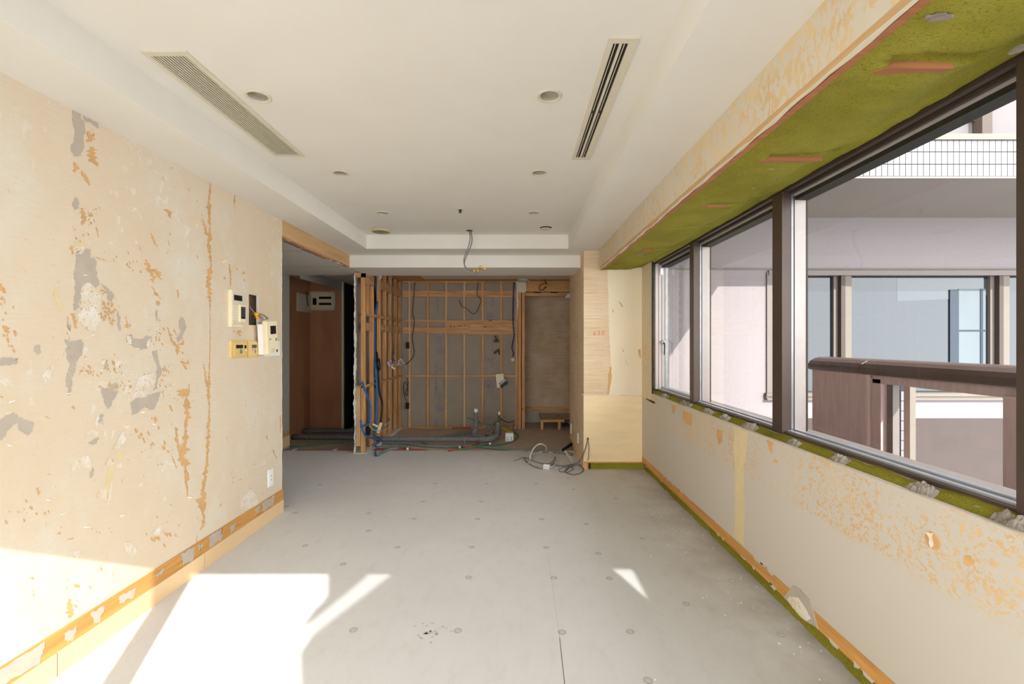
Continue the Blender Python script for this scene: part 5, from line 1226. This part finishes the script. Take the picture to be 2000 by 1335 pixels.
# ================================================================== WRITING
def pen(name, strokes, parent, mat, w, fn):
    m = MB()
    for st in strokes: m.tube([fn(*p) for p in st], w, 5)
    obj(name, m, mat, parent, kind='stuff')
f635 = lambda x, y: PY(1010+x/10.526, 620+y/10.526, 5.0195)
pen('red_number', [[(1612,275),(1585,305),(1572,340),(1585,358),(1612,350),(1612,330),(1590,325),(1574,340)],
                   [(1655,282),(1690,275),(1695,292),(1672,308),(1700,318),(1700,340),(1680,352),(1655,342)],
                   [(1755,280),(1745,312),(1775,310),(1790,328),(1778,348),(1745,350)], [(1755,280),(1815,274)]], pil, MT['ink_red'], .0024, f635)
fr_ = lambda x, y: PY(1010+x/10.526, 620+y/10.526, YD-.001)
rw = bpy.data.objects['wall_recess']
pen('red_note', [[(805,400),(800,430)], [(835,402),(850,402),(838,430)], [(862,405),(858,428),(872,425),(872,405),(862,405)], [(880,425),(890,405),(900,425)], [(938,402),(955,425)], [(955,402),(938,425)], [(1035,410),(1050,402),(1055,415),(1035,430),(1058,430)], [(1078,402),(1072,425),(1090,420),(1085,408)]], rw, MT['ink_red_dim'], .0018, fr_)
pen('red_note', [[(940,470),(955,470),(945,498)], [(968,470),(966,498)], [(985,470),(1000,470),(990,498)], [(1012,475),(1008,495)], [(1030,472),(1040,480),(1028,492)]], rw, MT['ink_red_dim'], .0018, fr_)
fp = lambda x, y: PY(860+x/12.5, 610+y/12.5, YS-.0075)
pen('pencil_note', [[(235,320),(248,375)], [(248,345),(265,318),(272,365)], [(335,330),(340,362)], [(362,325),(340,345),(368,362)], [(395,352),(400,356)], [(412,318),(440,310),(432,350)], [(450,318),(470,310),(462,340)], [(480,330),(500,315),(495,355)], [(510,318),(540,310),(528,345)],
                    [(580,300),(570,322),(592,322),(590,298),(580,300)], [(610,300),(606,322)], [(640,300),(636,335)], [(660,298),(675,305),(662,325),(680,325)], [(700,295),(692,322),(712,322)], [(730,290),(745,300),(730,318)]], wide_rail, MT['ink_dark'], .0028, fp)
fs = lambda x, y: PY(900+x/6.675, 640+y/6.675, YS-.002)
# mill print on the gypsum sheets: lettering and round stamps, printed sideways
def text_mesh(s, size):
    cu = bpy.data.curves.new('t', 'FONT'); cu.body = s; cu.size = size; cu.align_x = 'CENTER'; cu.align_y = 'CENTER'
    o = bpy.data.objects.new('t', cu); COL.objects.link(o)
    me = bpy.data.meshes.new_from_object(o.evaluated_get(bpy.context.evaluated_depsgraph_get()))
    bpy.data.objects.remove(o); bpy.data.curves.remove(cu); return me
def board_text(s, px, py, size):
    me = text_mesh(s, size); me.materials.append(MT['ink_blue'])
    o = bpy.data.objects.new('board_print', me); COL.objects.link(o); o.parent = wall_back
    p = PY(px, py, YS+.0440); o.location = p
    o.rotation_euler = (math.pi/2, math.pi/2, 0)
def stamp(px, py, rad):
    p = PY(px, py, YS+.0440); m = MB(); n = 28
    for R0, R1 in ((rad, rad*.86), (rad*.72, rad*.62)):
        b = len(m.v)
        for q in (R0, R1):
            for k in range(n): m.v.append((p.x+q*math.cos(2*math.pi*k/n), p.y, p.z+q*math.sin(2*math.pi*k/n)))
        m.f += [(b+k, b+(k+1)%n, b+n+(k+1)%n, b+n+k) for k in range(n)]
    for dz in (-.25, 0, .25): m.poly([(p.x-rad*.45, p.y, p.z+rad*(dz-.07)), (p.x+rad*.45, p.y, p.z+rad*(dz-.07)), (p.x+rad*.45, p.y, p.z+rad*(dz+.07)), (p.x-rad*.45, p.y, p.z+rad*(dz+.07))])
    obj('board_stamp', m, MT['ink_blue'], wall_back, kind='stuff')
MT['gyp_print'] = MT['ink_blue']
for (s, px, py, z) in (('EN2', 859, 665, .09), ('EN2', 859, 777, .09), ('KKA', 851, 717, .075), ('KKA', 850.5, 828, .075), ('KKA', 962, 590, .075), ('KKA', 961, 707, .075), ('EN2', 954, 759, .09)):
    board_text(s, px, py, z)
for (px, py, rd) in ((859.5, 684, .068), (858.5, 796, .068), (861, 721, .034), (953.5, 749, .064), (954, 702, .034), (954, 815, .032), (956, 617, .06)): stamp(px, py, rd)
rb = random.Random(12)
for (px, py, ln) in ((851.5, 655, .2), (851.5, 745, .3), (851.5, 762, .3), (962.5, 668, .3), (962, 770, .35), (855, 595, .3), (867.5, 755, .35), (944.5, 770, .4)):   # smudged lines of print, too worn to read
    p = PY(px, py, YS+.0440); m = MB(); z = -ln/2
    while z < ln/2:
        h = rb.uniform(.006, .014); x0 = -.018 + rb.uniform(0, .012); x1 = .018 - rb.uniform(0, .012)
        m.poly([(p.x+x0, p.y, p.z+z), (p.x+x1, p.y, p.z+z), (p.x+x1, p.y, p.z+z+h), (p.x+x0, p.y, p.z+z+h)]); z += h + rb.uniform(.006, .02)
    obj('board_print', m, MT['ink_blue'], wall_back, kind='stuff')
